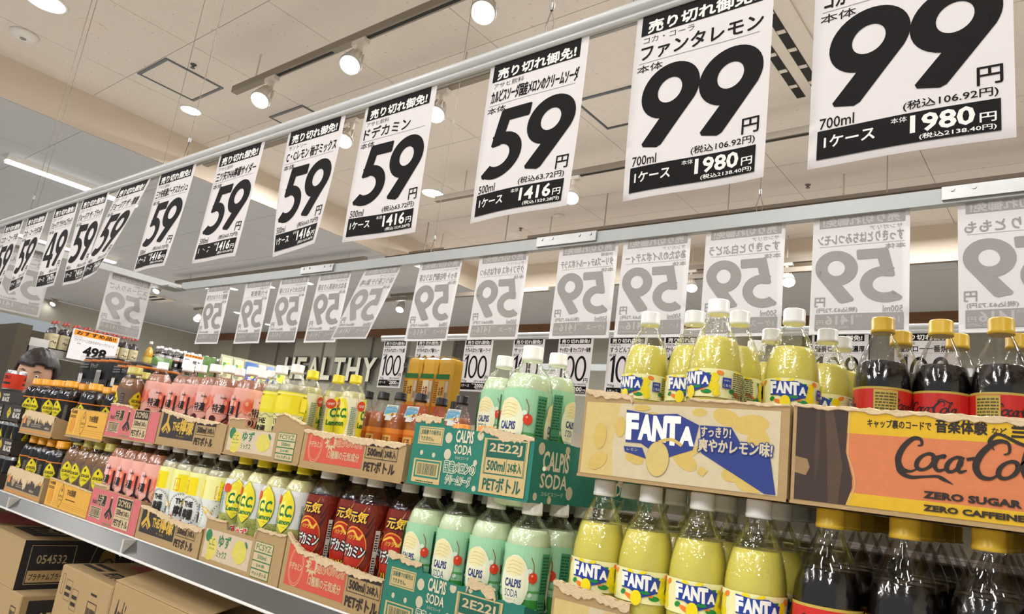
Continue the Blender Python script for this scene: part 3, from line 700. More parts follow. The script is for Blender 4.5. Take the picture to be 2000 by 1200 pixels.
def lemon_art(y0=.1185, y1=.1565, W=.222):
    a = Art(); h = y1 - y0; yel = (246, 222, 20)
    a.rect(-W / 2, y0, W / 2, y1, (244, 240, 176))
    rr = random.Random(5)
    for off in (-.074, 0, .074):
        for dx, dy, rx, ry, c in ((-.026, .010, .004, .003, (30, 140, 60)), (-.016, .006, .008, .0028, (242, 130, 40)), (.014, .007, .007, .003, (30, 140, 60)), (.004, .011, .009, .002, (242, 130, 40)), (.024, .014, .007, .0075, yel), (.024, .026, .006, .0065, yel), (.027, .006, .005, .005, yel), (-.018, .035, .004, .003, yel), (.031, .033, .005, .003, (242, 140, 40)), (-.002, .0355, .005, .002, yel)):
            a.ell(off + dx, y0 + dy, rx, ry, c, 14, rr.uniform(-.5, .5))
        a.poly([(off + .0135, y0 + .032), (off + .019, y0 + .032), (off + .0165, y0 + .026)], (20, 130, 60))
        a.poly([(off + .016, y0 + .016), (off + .0205, y0 + .0185), (off + .021, y0 + .013), (off + .017, y0 + .012)], yel)
    for off in (-.002, -.08):
        fanta_logo(a, off - .026, y0 + .013, .043)
        a.ell(off - .006, y0 + .006, .0065, .009, yel, 16); a.ell(off + .004, y0 + .013, .006, .002, (20, 130, 60), 10)
    x = .034
    a.rect(x, y0 + .013, x + .012, y0 + .027, (40, 66, 150)); a.text('こちら', x + .001, y0 + .015, x + .011, y0 + .0185, WHT, .02); a.text('お得な', x + .002, y0 + .022, x + .010, y0 + .0245, WHT, .0)
    a.lines(x + .014, y0 + .002, x + .046, y1 - .002, (90, 96, 60), 12); a.lines(-.108, y0 + .002, -.09, y1 - .002, (90, 96, 60), 12)
    return a
bottle_kind('fanta', '', P, liq('lemon_soda', (232, 221, 98)), .203, (240, 240, 236), .0155, (lemon_art(), P), ystep=.01)
# --- 700 ml cola
def script(a, x, y, s, c, half=False):
    k = lambda pts: [(x + px * s, y + py * s * .76, w * s * .85) for px, py, w in pts]
    a.stroke(k([(.155, .33, .01), (.185, .345, .022), (.175, .40, .03), (.12, .40, .04), (.05, .30, .05), (.015, .17, .055), (.045, .075, .045), (.11, .06, .022), (.17, .11, .010)]), 0, c)
    a.stroke(k([(.015, .15, .05), (.03, .05, .045), (.10, .0, .035), (.20, .015, .022), (.29, .03, .026), (.33, .01, .035), (.40, -.035, .004)]), 0, c)
    def o(cx, cy, w_=.055, h_=.085):
        pts = []
        for i in range(13):
            t = 2 * math.pi * i / 12 + .6; pts.append((cx + w_ * math.cos(t) + .35 * h_ * math.sin(t), cy + h_ * math.sin(t), .024 + .016 * abs(math.sin(t / 1 + 1.1))))
        a.stroke(k(pts), 0, c)
    o(.21, .17); a.stroke(k([(.25, .20, .01), (.29, .23, .02), (.345, .25, .024), (.335, .22, .02)]), 0, c)
    a.stroke(k([(.345, .23, .02), (.30, .22, .03), (.275, .14, .036), (.30, .09, .03), (.36, .12, .012)]), 0, c)
    o(.405, .165, .042, .075); a.stroke(k([(.465, .25, .036), (.435, .15, .036), (.445, .095, .03), (.49, .12, .012)]), 0, c)
    a.stroke(k([(.49, .225, .028), (.545, .245, .028)]), 0, c, False)
    X = .53
    a.stroke(k([(X + .20, .30, .012), (X + .235, .33, .02), (X + .225, .42, .028), (X + .15, .42, .04), (X + .06, .30, .052), (X + .02, .17, .056), (X + .05, .07, .045), (X + .12, .06, .026), (X + .18, .13, .012)]), 0, c)
    a.stroke(k([(X + .14, .34, .008), (X + .11, .42, .03), (X + .17, .50, .022), (X + .30, .42, .03), (X + .40, .38, .014)]), 0, c)
    o(X + .225, .155); a.stroke(k([(X + .27, .18, .01), (X + .32, .24, .014), (X + .385, .38, .018), (X + .375, .43, .02), (X + .345, .38, .026), (X + .315, .20, .034), (X + .33, .095, .03), (X + .37, .11, .012)]), 0, c)
    o(X + .415, .155, .042, .075); a.stroke(k([(X + .475, .24, .036), (X + .445, .14, .036), (X + .455, .09, .03), (X + .51, .13, .012)]), 0, c)
P = [(.026, 0), (.033, .004), (.0352, .012), (.0352, .03), (.0340, .06), (.0350, .09), (.0354, .12), (.0354, .150), (.0354, .166), (.0350, .172), (.0338, .180), (.0300, .194), (.0255, .207), (.0205, .219), (.0165, .228), (.0135, .235)] + [(.0118, .240), (.0145, .2405), (.0145, .2425), (.0118, .243), (.0118, .247)]
def cola_art(y0=.110, y1=.159, W=.222):
    a = Art(); red = (206, 42, 34); gold = (196, 172, 78)
    a.rect(-W / 2, y0, W / 2, y1, red); a.rect(-W / 2, y1 - .003, W / 2, y1, gold); a.rect(-W / 2, y0, W / 2, y0 + .002, gold)
    for off in (-.03, .074):
        script(a, off - .026, y0 + .017, .056, BLK)
        a.text('ZERO SUGAR', off - .012, y0 + .005, off + .018, y0 + .009, BLK, .03)
    a.rect(.028, y0 + .002, .056, y1 - .004, gold); a.lines(.030, y0 + .003, .054, y1 - .006, (90, 80, 40), 10)
    a.rect(-.100, y0 + .004, -.085, y1 - .006, WHT); a.bars(-.099, y0 + .006, -.086, y1 - .008, BLK, 14); a.rect(-.083, y0 + .002, -.056, y1 - .004, gold); a.lines(-.081, y0 + .003, -.058, y1 - .006, (90, 80, 40), 10, 4)
    return a
bottle_kind('coke', '', P, mat('cola', (14, 9, 8), .12, 0, .05, 12, coat=.8, bump=.1, bscale=300), .196, (226, 186, 58), .0155, (cola_art(), P), ystep=.01, shell=glass_mat('pet_shell_cold', (.95, .94, .93), .05, .04, .45, 120))
# --- 500 ml melon cream soda
P5 = [(.024, 0), (.030, .004), (.0328, .012), (.0330, .03), (.0322, .05), (.0322, .09), (.0332, .10), (.0333, .150), (.0325, .160), (.0295, .172), (.0250, .181), (.0190, .189), (.0145, .194), (.0125, .198)] + [(.0118, .201), (.0145, .2015), (.0145, .2035), (.0118, .204), (.0118, .206)]
def melon_art(y0=.040, y1=.156, W=.2085):
    a = Art(); h = y1 - y0; rr = random.Random(8)
    a.rect(-W / 2, y0, W / 2, y1, (162, 214, 172)); a.rect(-W / 2, y0 + .014, W / 2, y0 + h * .45, (60, 150, 62)); a.rect(-W / 2, y0 + h * .43, W / 2, y0 + h * .50, (98, 176, 96))
    a.rect(-W / 2, y0, W / 2, y0 + .014, (206, 224, 170)); a.rect(-W / 2, y0 + .004, W / 2, y0 + .006, (140, 160, 100))
    for i in range(34): a.ell(rr.uniform(-W / 2 + .005, W / 2 - .005), rr.uniform(y0 + .02, y1 - .006), *([rr.uniform(.0012, .0034)] * 2), (226, 240, 222), 12)
    for off in (-.020, .052, -.092):
        a.ell(off, y0 + .066, .021, .037, (236, 238, 206), 28); a.ell(off - .002, y0 + .088, .016, .013, (240, 230, 176), 20)
        for q in range(4): a.stroke([(off - .014 + q * .002, y0 + .078 + q * .005), (off - .002, y0 + .080 + q * .005), (off + .010, y0 + .077 + q * .005)], .0006, (206, 190, 120))
        a.text('CALPIS', off - .013, y0 + .060, off + .011, y0 + .071, (32, 46, 120), .03); a.text('SODA', off - .012, y0 + .047, off + .008, y0 + .057, (32, 46, 120), .0)
        a.text('カルピスソーダ', off - .010, y0 + .0425, off + .006, y0 + .045, (210, 70, 60), .01)
        a.ell(off + .026, y0 + .075, .0062, .0072, (222, 62, 30), 18); a.ell(off + .0245, y0 + .078, .0015, .0015, (250, 170, 150), 8)
        a.stroke([(off + .026, y0 + .081), (off + .0255, y0 + .092), (off + .021, y0 + .102)], .0009, (140, 50, 30))
        a.text('国産メロンの', off - .012, y0 + .028, off + .021, y0 + .039, WHT, .02, 0, (30, 120, 60), .05); a.text('クリームソーダ', off - .010, y0 + .016, off + .019, y0 + .024, WHT, .02, 0, (30, 120, 60), .05)
    for x in (.016, -.060): a.rect(x, y0 + .015, x + .013, y1 - .008, (70, 146, 100)); a.lines(x + .001, y0 + .02, x + .012, y1 - .01, (26, 84, 60), 20, 5)
    return a
bottle_kind('melon', '', P5, liq('melon_soda', (222, 240, 196)), .178, (240, 238, 228), .0155, (melon_art(), P5))
# --- 500 ml energy drink
def energy_art(y0=.045, y1=.168, W=.2085):
    a = Art(); rr = random.Random(3); a.rect(-W / 2, y0, W / 2, y1, (124, 40, 26))
    for i in range(30):
        x = rr.uniform(-W / 2 + .01, W / 2 - .02); y = rr.uniform(y0, y1 - .03); a.poly([(x, y), (x + .004, y), (x + .014, y + .028)], rr.choice([(232, 140, 40), (206, 60, 34), (240, 176, 60), (60, 22, 18)]))
    for off in (-.008, -.078, .062):
        a.ell(off, y0 + .050, .0275, .036, (240, 150, 50), 28); a.ell(off, y0 + .049, .0262, .0345, (182, 44, 28), 28)
        a.stroke([(off - .02, y0 + .070), (off, y0 + .078), (off + .012, y0 + .066), (off + .018, y0 + .074)], .0035, (244, 190, 70))
        a.text('元気', off - .016, y0 + .092, off + .020, y0 + .110, (248, 200, 60), .03, .2, (40, 26, 60), .07)
        a.text('ハツラツ!!', off - .012, y0 + .064, off + .016, y0 + .071, (244, 210, 80), .02, .1)
        a.text('ドデカミン', off - .026, y0 + .036, off + .025, y0 + .056, WHT, .03, .1, (30, 26, 30), .08)
        a.text('ハツ!!', off - .014, y0 + .008, off + .020, y0 + .022, (248, 190, 50), .02, .1, (60, 24, 16), .06)
    for x in (.030, -.046): a.rect(x, y0 + .002, x + .008, y1 - .04, (214, 206, 196)); a.lines(x + .001, y0 + .004, x + .007, y1 - .045, (60, 40, 40), 18, 6)
    return a
bottle_kind('energy', '', P5, mat('energy_drink', (96, 52, 20), .15, 0, .05, 12, coat=.7), .160, (236, 234, 226), .0155, (energy_art(), P5), 'gloss')
# --- 500 ml yuzu lemon (white and green wrap, yellow lemon)
def lemonshape(a, cx, cy, rx, ry, c):
    pts = []
    for i in range(28):
        t = 2 * math.pi * i / 28; k = 1 + .14 * math.cos(2 * (t - math.pi / 2)) ** 9 if abs(math.sin(t)) > .9 else 1
        pts.append((cx + rx * math.cos(t), cy + ry * math.sin(t) * k))
    a.poly(pts, c)
def yuzu_art(y0=.03, y1=.166, W=.2085):
    a = Art(); rr = random.Random(2); a.rect(-W / 2, y0, W / 2, y1, (224, 226, 222)); a.rect(-W / 2, y0, W / 2, y0 + .068, (170, 176, 96))
    for i in range(44): a.ring(rr.uniform(-W / 2 + .006, W / 2 - .006), rr.uniform(y0 + .004, y0 + .058), .005, .005, .0007, (108, 128, 50), 12)
    for off in (-.012, .056, -.082):
        lemonshape(a, off, y0 + .098, .0195, .036, (86, 110, 60)); lemonshape(a, off, y0 + .098, .0185, .035, (236, 220, 50)); a.ell(off - .006, y0 + .104, .007, .022, (250, 240, 120), 18)
        a.text('C.C.', off - .015, y0 + .088, off + .016, y0 + .110, (20, 116, 66), .04, .1); a.text('Lemon', off - .014, y0 + .074, off + .015, y0 + .084, (20, 116, 66), .04)
        a.text('ゆず', off - .012, y0 + .030, off + .014, y0 + .048, (222, 70, 30), .03, 0, WHT, .10)
    for x in (.018, -.052): a.lines(x, y0 + .066, x + .016, y1 - .024, (120, 150, 130), 16, 5); a.ell(x + .02, y1 - .018, .009, .009, (222, 80, 40), 16)
    return a
bottle_kind('yuzu', '', P5, mat('pale_lemon_drink', (226, 222, 160), .2, 0, .03, 10, coat=.6), .186, (236, 216, 34), .0155, (yuzu_art(), P5))
def cc_art(y0=.05, y1=.160, W=.2085):
    a = Art(); a.rect(-W / 2, y0, W / 2, y1, (238, 236, 206)); rr = random.Random(4)
    for off in (-.004, -.076, .066):
        a.ell(off + .006, y0 + .055, .024, .058, (236, 226, 44), 26); a.ell(off + .004, y0 + .07, .018, .030, (246, 240, 110), 20)
        for q in range(9): a.ring(off - .021 + rr.uniform(-.003, .003), y0 + .02 + q * .011, .003, .004, .0006, (226, 150, 50), 10)
        a.ell(off - .010, y0 + .093, .0125, .0125, (216, 66, 34), 20); a.text('つぶ×ゆず', off - .019, y0 + .089, off - .001, y0 + .097, WHT, .02)
        a.text('C.C.', off - .010, y0 + .060, off + .026, y0 + .084, (24, 120, 60), .045, .1); a.text('Lemon', off - .014, y0 + .040, off + .022, y0 + .054, (24, 120, 60), .04)
    for x in (.030, -.042): a.lines(x, y0 + .02, x + .014, y1 - .02, (120, 150, 120), 16, 5)
    return a
bottle_kind('cc', '', P5, mat('pale_lemon_drink', (226, 222, 160), .2, 0, .03, 10, coat=.6), .176, (240, 222, 30), .0155, (cc_art(), P5))
# --- 500 ml lemon cider
def lemoncider_art(y0=.04, y1=.163, W=.2085, sw=0):
    a = Art(); a.rect(-W / 2, y0, W / 2, y1, (226, 230, 226)); yel = (240, 220, 20)
    a.rect(-W / 2, y0 + .075, W / 2, y1, (238, 238, 160))
    for off in (-.008, -.078, .062):
        a.rect(off - .020, y0 + .075, off + .012, y1 - .010, yel); a.rect(off - .028, y0 + .075, off - .020, y1 - .004, (240, 240, 150))
        a.frame(off - .026, y0 + .078, off - .012, y0 + .104, .0012, (222, 120, 30)); a.text('レモン', off - .024, y0 + .086, off - .014, y0 + .095, (222, 120, 30), .01)
        a.ring(off - .002, y0 + .042, .027, .032, .0008, (150, 150, 120), 26)
        for q in range(30):
            t = 2 * math.pi * q / 30; a.ell(off - .002 + .024 * math.cos(t), y0 + .042 + .029 * math.sin(t), .0011, .0014, BLK, 5, t)
        a.text('THE', off - .013, y0 + .050, off + .010, y0 + .062, BLK, .04); a.text('檸檬', off - .014, y0 + .024, off + .012, y0 + .046, BLK, .03)
        a.poly([(off - .020, y0 + .008), (off - .016, y0 + .03), (off - .012, y0 + .008), (off - .016, y0 + .014)], (206, 50, 40))
    for x in (.028, -.044): a.ell(x, y0 + .05, .005, .014, (236, 196, 70), 14, .8); a.ell(x, y0 + .05, .0035, .011, (226, 230, 226), 14, .8)
    a.rect(.036, y0 + .010, .046, y0 + .045, WHT); a.bars(.037, y0 + .012, .045, y0 + .030, BLK, 12)
    return a
bottle_kind('lemon', '', P5, mat('clear_lemon_drink', (196, 192, 156), .15, 0, .03, 10, coat=.6), .176, (240, 238, 232), .0155, (lemoncider_art(), P5))
def lemonu_art(y0=.04, y1=.152, W=.2085):
    a = Art(); a.rect(-W / 2, y0, W / 2, y1, (226, 226, 160)); a.rect(-W / 2, y0 + .062, W / 2, y1, (240, 226, 40)); a.rect(-W / 2, y1 - .006, W / 2, y1 - .003, (250, 244, 140))
    for off in (-.002, -.072, .068):
        a.rect(off - .030, y0 + .070, off + .016, y1 - .012, (244, 232, 70)); a.text('Asahi', off - .026, y1 - .010, off - .012, y1 - .0045, BLK, .0)
        a.text('THE', off - .024, y0 + .036, off + .006, y0 + .050, BLK, .04); a.text('檸檬', off - .024, y0 + .010, off + .008, y0 + .032, BLK, .03)
        for q in range(14): a.ell(off - .028 + q * .004, y0 + .056 + .003 * math.sin(q), .001, .0016, BLK, 5)
    return a
bottle_kind('lemonu', '', P5, mat('clear_lemon_drink', (196, 192, 156), .15, 0, .03, 10, coat=.6), .170, (242, 240, 234), .0155, (lemonu_art(), P5))
# --- 500 ml peach
def peach_art(y0=.03, y1=.162, W=.2085):
    a = Art(); a.rect(-W / 2, y0, W / 2, y1, (240, 178, 164)); rr = random.Random(9)
    for i in range(14):
        x = -W / 2 + .02 + (i % 7) * .028; y = y0 + .028 + (i // 7) * .062 + rr.uniform(-.006, .006)
        for k, c in ((1, (238, 146, 128)), (.8, (234, 122, 100)), (.55, (228, 98, 74))): a.ell(x, y, .016 * k, .020 * k, c, 20)
        a.ell(x - .004, y + .006, .004, .006, (244, 170, 140), 12)
    for off in (-.006, -.076, .064):
        a.rect(off - .026, y0 + .064, off - .004, y0 + .112, (242, 196, 190)); a.text('特濃', off - .026, y0 + .066, off + .002, y0 + .086, BLK, .03)
        a.text('Asahi', off - .012, y0 + .100, off + .002, y0 + .106, BLK, .02)
        for dx, dy, ex, ey in ((0, .050, 0, .098), (0, .056, -.018, .036), (0, .056, .018, .036)):
            a.stroke([(off + .012 + dx, y0 + dy, .0045), (off + .012 + ex, y0 + ey, .0045)], .0045, (44, 32, 40), False)
        a.stroke([(off + .002, y0 + .036), (off + .012, y0 + .046), (off + .022, y0 + .036)], .002, (44, 32, 40), False)
        a.ell(off - .022, y0 + .050, .008, .008, (70, 20, 30), 16); a.text('PEACH', off + .004, y0 + .026, off + .022, y0 + .031, BLK, .01)
    a.ring(.034, y0 + .05, .010, .010, .0018, (252, 216, 210), 18); a.ring(.034, y0 + .068, .006, .008, .0014, (252, 216, 210), 18)
    return a
bottle_kind('peach', '', P5, mat('peach_water', (180, 124, 98), .15, 0, .03, 10, coat=.6), .184, (242, 238, 234), .0155, (peach_art(), P5))
# --- black coffee
PC = [(.024, 0), (.031, .004), (.0335, .012), (.0335, .10), (.0340, .112), (.0335, .124), (.0305, .136), (.0250, .145), (.0195, .150), (.0175, .152), (.0175, .1545), (.0205, .155), (.0205, .1565), (.0175, .157), (.0175, .159)]
def coffee_art(y1, bg, low=None, W=.2105, y0=.02):
    a = Art(); a.rect(-W / 2, y0, W / 2, y1, bg)
    if low: a.rect(-W / 2, y0, W / 2, y0 + .03, low)
    else: a.rect(-W / 2, y1 - .003, W / 2, y1, (226, 130, 40))
    m = y1 - .031
    for off in (-.006, -.076, .064):
        for rx, ry, c in ((.0205, .0285, (206, 190, 30)), (.019, .027, (226, 210, 30))):
            a.poly([(off - rx, m), (off - rx * .55, m - ry * .62), (off, m - ry), (off + rx * .55, m - ry * .62), (off + rx, m), (off + rx * .55, m + ry * .62), (off, m + ry), (off - rx * .55, m + ry * .62)], c)
        a.ell(off, m + .015, .003, .0045, BLK, 12); a.text('GEORGIA', off - .0155, m - .003, off + .0155, m + .005, BLK, .04); a.text('Coffee', off - .010, m - .013, off + .010, m - .006, BLK, .0, .2)
        if not low: a.rect(off - .032, y0, off - .020, y0 + .02, (196, 44, 34))
        a.rect(off + .026, y0 + .01, off + .036, y1 - .012, (60, 56, 50)); a.lines(off + .027, y0 + .012, off + .035, y1 - .014, (130, 124, 110), 14, 3)
    return a
bottle_kind('black', '', PC, mat('black_coffee', (20, 15, 14), .12, 0, .05, 12, coat=.8), .145, (236, 160, 24), .018, (coffee_art(.112, (30, 28, 28)), PC), shell=glass_mat('pet_shell_beaded', (.96, .97, 1.0), .02, .02, .7, 200), capr=.0195)
PM = [(.024, 0), (.031, .004), (.0335, .012), (.0335, .12), (.0330, .132), (.0305, .146), (.0265, .156), (.0215, .163), (.0185, .168), (.0175, .172), (.0205, .1725), (.0205, .174), (.0175, .175), (.0175, .178)]
bottle_kind('milk', '', PM, mat('milk_coffee', (146, 106, 68), .2, 0, .05, 12, coat=.7), .158, (190, 178, 84), .018, (coffee_art(.128, (112, 92, 76), (186, 190, 86)), PM), capr=.0195)
# --- amber tea with black cap and hang tag
PT = [(.024, 0), (.029, .004), (.0305, .012), (.0305, .10), (.0300, .130), (.0275, .145), (.0220, .158), (.0165, .170), (.0135, .180)] + [(.0125, .186), (.0155, .1865), (.0155, .1885), (.0125, .189), (.0125, .193)]
def tea_art(y0=.03, y1=.112, W=.191):
    a = Art(); a.rect(-W / 2, y0, W / 2, y1, (216, 116, 34)); a.rect(-W / 2, y1 - .012, W / 2, y1, (236, 146, 60)); rr = random.Random(6)
    for off in (-.004, -.066, .058):
        a.rect(off - .014, y0 + .01, off + .014, y1 - .018, (232, 190, 110)); a.text('紅茶', off - .010, y0 + .044, off + .010, y0 + .060, (150, 50, 20), .02); a.rect(off + .016, y0 + .01, off + .026, y1 - .03, (70, 130, 70))
        a.lines(off - .028, y0 + .01, off - .017, y1 - .018, (120, 60, 20), 10, 4)
    return a
tt = bottle_kind('tea', '', PT, mat('amber_tea', (186, 104, 48), .12, 0, .08, 14, coat=.8), .152, (26, 24, 24), .016, (tea_art(), PT), capr=.0158)

# ------------------------------------------------------------ cartons
KR = (174, 146, 102)
def tray(name, label, x0, x1, z0, top, front, Hc, depth=.37, y0=None, side=None, color=KR, torn=(), inside=KR, rim=.012, seed=0, sh=None, holes=()):
    """open carton: front wall cut along `top` [(t, height)...]; printed art on the front face"""
    y0 = y0 or (.84 if z0 < SH + .1 else .848)
    W = x1 - x0; t = thing(name, label, 'carton', (x0, y0, z0)); rr = random.Random(seed)
    cm = card(color); ci = card(inside); th = .004; sh = sh or Hc * .82
    def h(q):
        for (a, ha), (b, hb) in zip(top, top[1:]):
            if a <= q <= b: return ha + (hb - ha) * (q - a) / max(b - a, 1e-6)
        return top[-1][1]
    N = 56; rough = [rr.uniform(-1, 1) * .0012 for _ in range(N + 1)]
    mb = MB(); hs = []
    for i in range(N + 1):
        q = i / N; hs.append(h(q) + rough[i])
    vs = []
    for i in range(N + 1):
        x = W * i / N; vs += [(x, 0, 0), (x, 0, hs[i]), (x, th, hs[i] + rr.uniform(-.001, .001)), (x, th, 0)]
    fs = []
    for i in range(N):
        a, b = 4 * i, 4 * i + 4
        fs += [(a, b, b + 1, a + 1), (a + 1, b + 1, b + 2, a + 2), (a + 2, b + 2, b + 3, a + 3)]
    fs += [(0, 1, 2, 3), (4 * N, 4 * N + 3, 4 * N + 2, 4 * N + 1)]
    mb.add(vs, fs, cm); fp = mb.build('front_panel', t)
    if front:
        mx = max(hs); 
        # the print stops where the cardboard is torn away
        segs = []
        me = front(W, Hc).mesh('printed_face', flat(0, 0, 0), 'card', e=.00004, e0=.0003, clip=[((0, mx - .001, 0), (0, 1, 0))])
        fo = link_mesh('printed_face', me, fp)
        if min(hs) < mx - .004:
            bm = bmesh.new(); bm.from_mesh(me); M = 28
            for k in range(1, M): bmesh.ops.bisect_plane(bm, geom=bm.verts[:] + bm.edges[:] + bm.faces[:], plane_co=(W * k / M, 0, 0), plane_no=(1, 0, 0))
            hk = [min(hs[int(k * N / M):int((k + 1) * N / M) + 1]) - .0008 for k in range(M)]
            for z_ in sorted(set(round(q, 3) for q in hk)): bmesh.ops.bisect_plane(bm, geom=bm.verts[:] + bm.edges[:] + bm.faces[:], plane_co=(0, 0, z_), plane_no=(0, 0, 1))
            dead = [f for f in bm.faces if f.calc_center_median().z > round(hk[max(0, min(M - 1, int(f.calc_center_median().x / W * M)))], 3)]
            bmesh.ops.delete(bm, geom=dead, context='FACES')
            bm.to_mesh(me); bm.free()
    # torn fibrous strip along the cut edge
    pale = mat('torn_paper', (214, 190, 152), .95, 0, .16, 120, .6, 300)
    for (a, b, d) in torn:
        vs = []; fs = []; n = max(6, int((b - a) * 70)); j = 0; last = 0
        for i in range(n + 1):
            q = a + (b - a) * i / n; x = W * q; hh = h(q); last = .6 * last + .4 * rr.uniform(-1, 1) * d * .9
            e = .35 + .65 * max(0, math.sin(math.pi * i / n)) ** .5
            lo = hh - (d + last) * e
            vs += [(x, -.0022, hh - .0005 + rr.uniform(-.0008, .0022)), (x, -.0022, lo), (x, .0, lo - .001), (x, .0045, hh + rr.uniform(0, .002))]
        for i in range(n):
            p = 4 * i; fs += [(p + 1, p + 5, p + 4, p), (p + 2, p + 6, p + 5, p + 1), (p, p + 4, p + 7, p + 3)]
        MB().add(vs, fs, pale).build('torn_edge', fp)
    for sx, nm in ((0, 'side_panel'), (W - th, 'side_panel')):
        vs = []; n = 14; fs = []
        for i in range(n + 1):
            y = th + (depth - th) * i / n; hh = (hs[0] if sx == 0 else hs[-1]) * (1 - min(1, i / 4)) + sh * min(1, i / 4) + rr.uniform(-.0015, .0015)
            vs += [(sx, y, 0), (sx, y, hh), (sx + th, y, hh), (sx + th, y, 0)]
        for i in range(n):
            p = 4 * i; fs += [(p, p + 1, p + 5, p + 4), (p + 1, p + 2, p + 6, p + 5), (p + 2, p + 3, p + 7, p + 6)]
        fs += [(0, 3, 2, 1), (4 * n, 4 * n + 1, 4 * n + 2, 4 * n + 3)]
        so = MB().add(vs, fs, cm).build(nm, t)
        if side and sx:
            me = side(depth, sh).mesh('printed_side', lambda u, v, n: (W + n, u, v), 'card', e0=.0003, clip=[((0, sh - .003, 0), (0, 1, 0))]); link_mesh('printed_side', me, so)
    MB().box((th, depth - th, 0), (W - th, depth, sh), ci).build('back_panel', t)
    MB().box((th, th, 0), (W - th, depth - th, th), ci).box((0, -.002, -.0005), (W, .006, .003), cm).build('bottom_panel', t)
    return t
# printed designs --------------------------------------------------------
K0 = (44, 36, 34); BEI = (206, 184, 144)
def code_panel(a, x, y, w, h, code, col=K0, bg=None, pet='PETボトル', lb='500ml', qty='24本入'):
    if bg: a.rect(x, y, x + w, y + h, bg)
    a.rect(x, y + h * .68, x + w, y + h, col); a.text(code, x + w * .08, y + h * .73, x + w * .92, y + h * .95, BEI if not bg else bg, .02)
    a.frame(x, y + h * .36, x + w, y + h * .68, .0009, col); a.rect(x + w * .56, y + h * .36, x + w * .57, y + h * .68, col)
    a.text(lb, x + w * .06, y + h * .42, x + w * .53, y + h * .62, col, .03); a.text(qty, x + w * .61, y + h * .42, x + w * .95, y + h * .62, col, .02)
    a.text(pet, x + w * .02, y + h * .04, x + w * .98, y + h * .30, col, .028)
def arrow_logo(a, x, y, s, c, c2):
    for p in ([(0, .5), (0, 1.3)], [(0, .62), (-.55, .1)], [(0, .62), (.55, .1)]):
        a.stroke([(x + u * s, y + v * s) for u, v in p], .26 * s, c, False)
    a.stroke([(x - .34 * s, y - .05 * s), (x, y + .26 * s), (x + .34 * s, y - .05 * s)], .10 * s, c, False); a.rect(x - .2 * s, y - .1 * s, x + .2 * s, y + .0 * s, c2)
def f_pink(W, h):
    a = Art(); a.rect(0, 0, W, h, (206, 108, 112)); pk = (206, 108, 112)
    a.text('Asahi', .012, h * .56, .040, h * .70, K0, .03); a.text('特濃', .040, h * .54, .088, h * .86, K0, .03, .03, BEI, .05)
    a.rect(.010, h * .16, .075, h * .48, BEI); a.frame(.014, h * .20, .071, h * .46, .002, K0); a.bars(.018, h * .24, .067, h * .42, K0, 22); a.lines(.016, h * .165, .06, h * .19, K0, 1)
    arrow_logo(a, .118, h * .26, .040, BEI, BEI); arrow_logo(a, .118, h * .27, .036, K0, (206, 90, 60)); a.text('PEACH SQUASH', .094, h * .07, .142, h * .13, K0, .02, 0, BEI, .1)
    a.rect(.150, h * .10, .232, h * .94, BEI); code_panel(a, .153, h * .11, .076, h * .80, '2CMX6'); return a
def f_lemonbox(W, h):
    a = Art(); a.rect(.012, h * .20, .172, h * .84, (52, 46, 44)); g = (206, 168, 66)
    arrow_logo(a, .040, h * .33, .036, g, (52, 46, 44)); a.text('THE', .068, h * .40, .102, h * .62, g, .04); a.text('檸檬', .104, h * .34, .164, h * .72, g, .03); a.text('ザ・レモン', .095, h * .25, .130, h * .30, g, .01)
    code_panel(a, .178, h * .10, .082, h * .78, '2CNA6'); return a
def f_yuzubox(W, h):
    a = Art(); gr = (52, 122, 78); a.rect(.008, h * .14, .178, h * .86, (206, 188, 160))
    a.ell(.022, h * .70, .012, .012, gr, 18); a.ell(.040, h * .42, .018, .022, (216, 200, 96), 20); a.text('C.C.', .026, h * .48, .050, h * .66, gr, .01); a.text('Lemon', .026, h * .38, .050, h * .45, gr, .0)
    a.ell(.034, h * .19, .012, .006, (212, 196, 84), 14); a.text('ゆず', .062, h * .50, .104, h * .80, gr, .03); a.text('ミックス', .062, h * .24, .098, h * .42, gr, .015)
    a.poly([(.118, h * .56), (.122, h * .70), (.134, h * .80), (.150, h * .76), (.164, h * .60), (.166, h * .42), (.154, h * .28), (.140, h * .22), (.128, h * .30), (.116, h * .42)], (212, 200, 92)); a.ell(.160, h * .72, .008, .003, gr, 10, -.8)
    x0, x1 = .188, .248
    a.rect(x0, h * .08, x1, h * .90, BEI)
    for q, (t_, b) in enumerate((('FC5YZ', .66), ('500ml', .46), ('24本', .28), ('ペットボトル', .08))):
        tp = (.90, .66, .46, .28)[q]; a.frame(x0, h * b, x1, h * tp, .0011, gr)
        m = .10 if q in (0, 3) else .26; a.text(t_, x0 + (x1 - x0) * m, h * (b + .05), x1 - (x1 - x0) * m, h * (tp - .05), gr, .02 if q else .01)
    return a
def f_energybox(W, h):
    a = Art(); rd = (206, 84, 66); a.rect(.012, h * .16, .178, h * .96, rd)
    a.ring(.040, h * .55, .021, .033, .0010, BEI, 28); a.ring(.040, h * .55, .018, .029, .0006, BEI, 28); a.text('ドデカミン', .022, h * .48, .058, h * .62, BEI, .03)
    pts = []
    for i in range(24): t_ = 2 * math.pi * i / 24; r_ = .020 if i % 2 else .0125; pts.append((.085 + r_ * math.cos(t_), h * .66 + r_ * math.sin(t_)))
    a.poly(pts, BEI); a.text('濃', .076, h * .56, .094, h * .76, rd, .03)
    a.text('元気ハツハツ!!', .098, h * .56, .172, h * .82, rd, .02, .08, BEI, .06); a.text('12種類の元気成分', .080, h * .28, .170, h * .46, BEI, .02)
    code_panel(a, .184, h * .10, .082, h * .84, '2CLY3'); return a
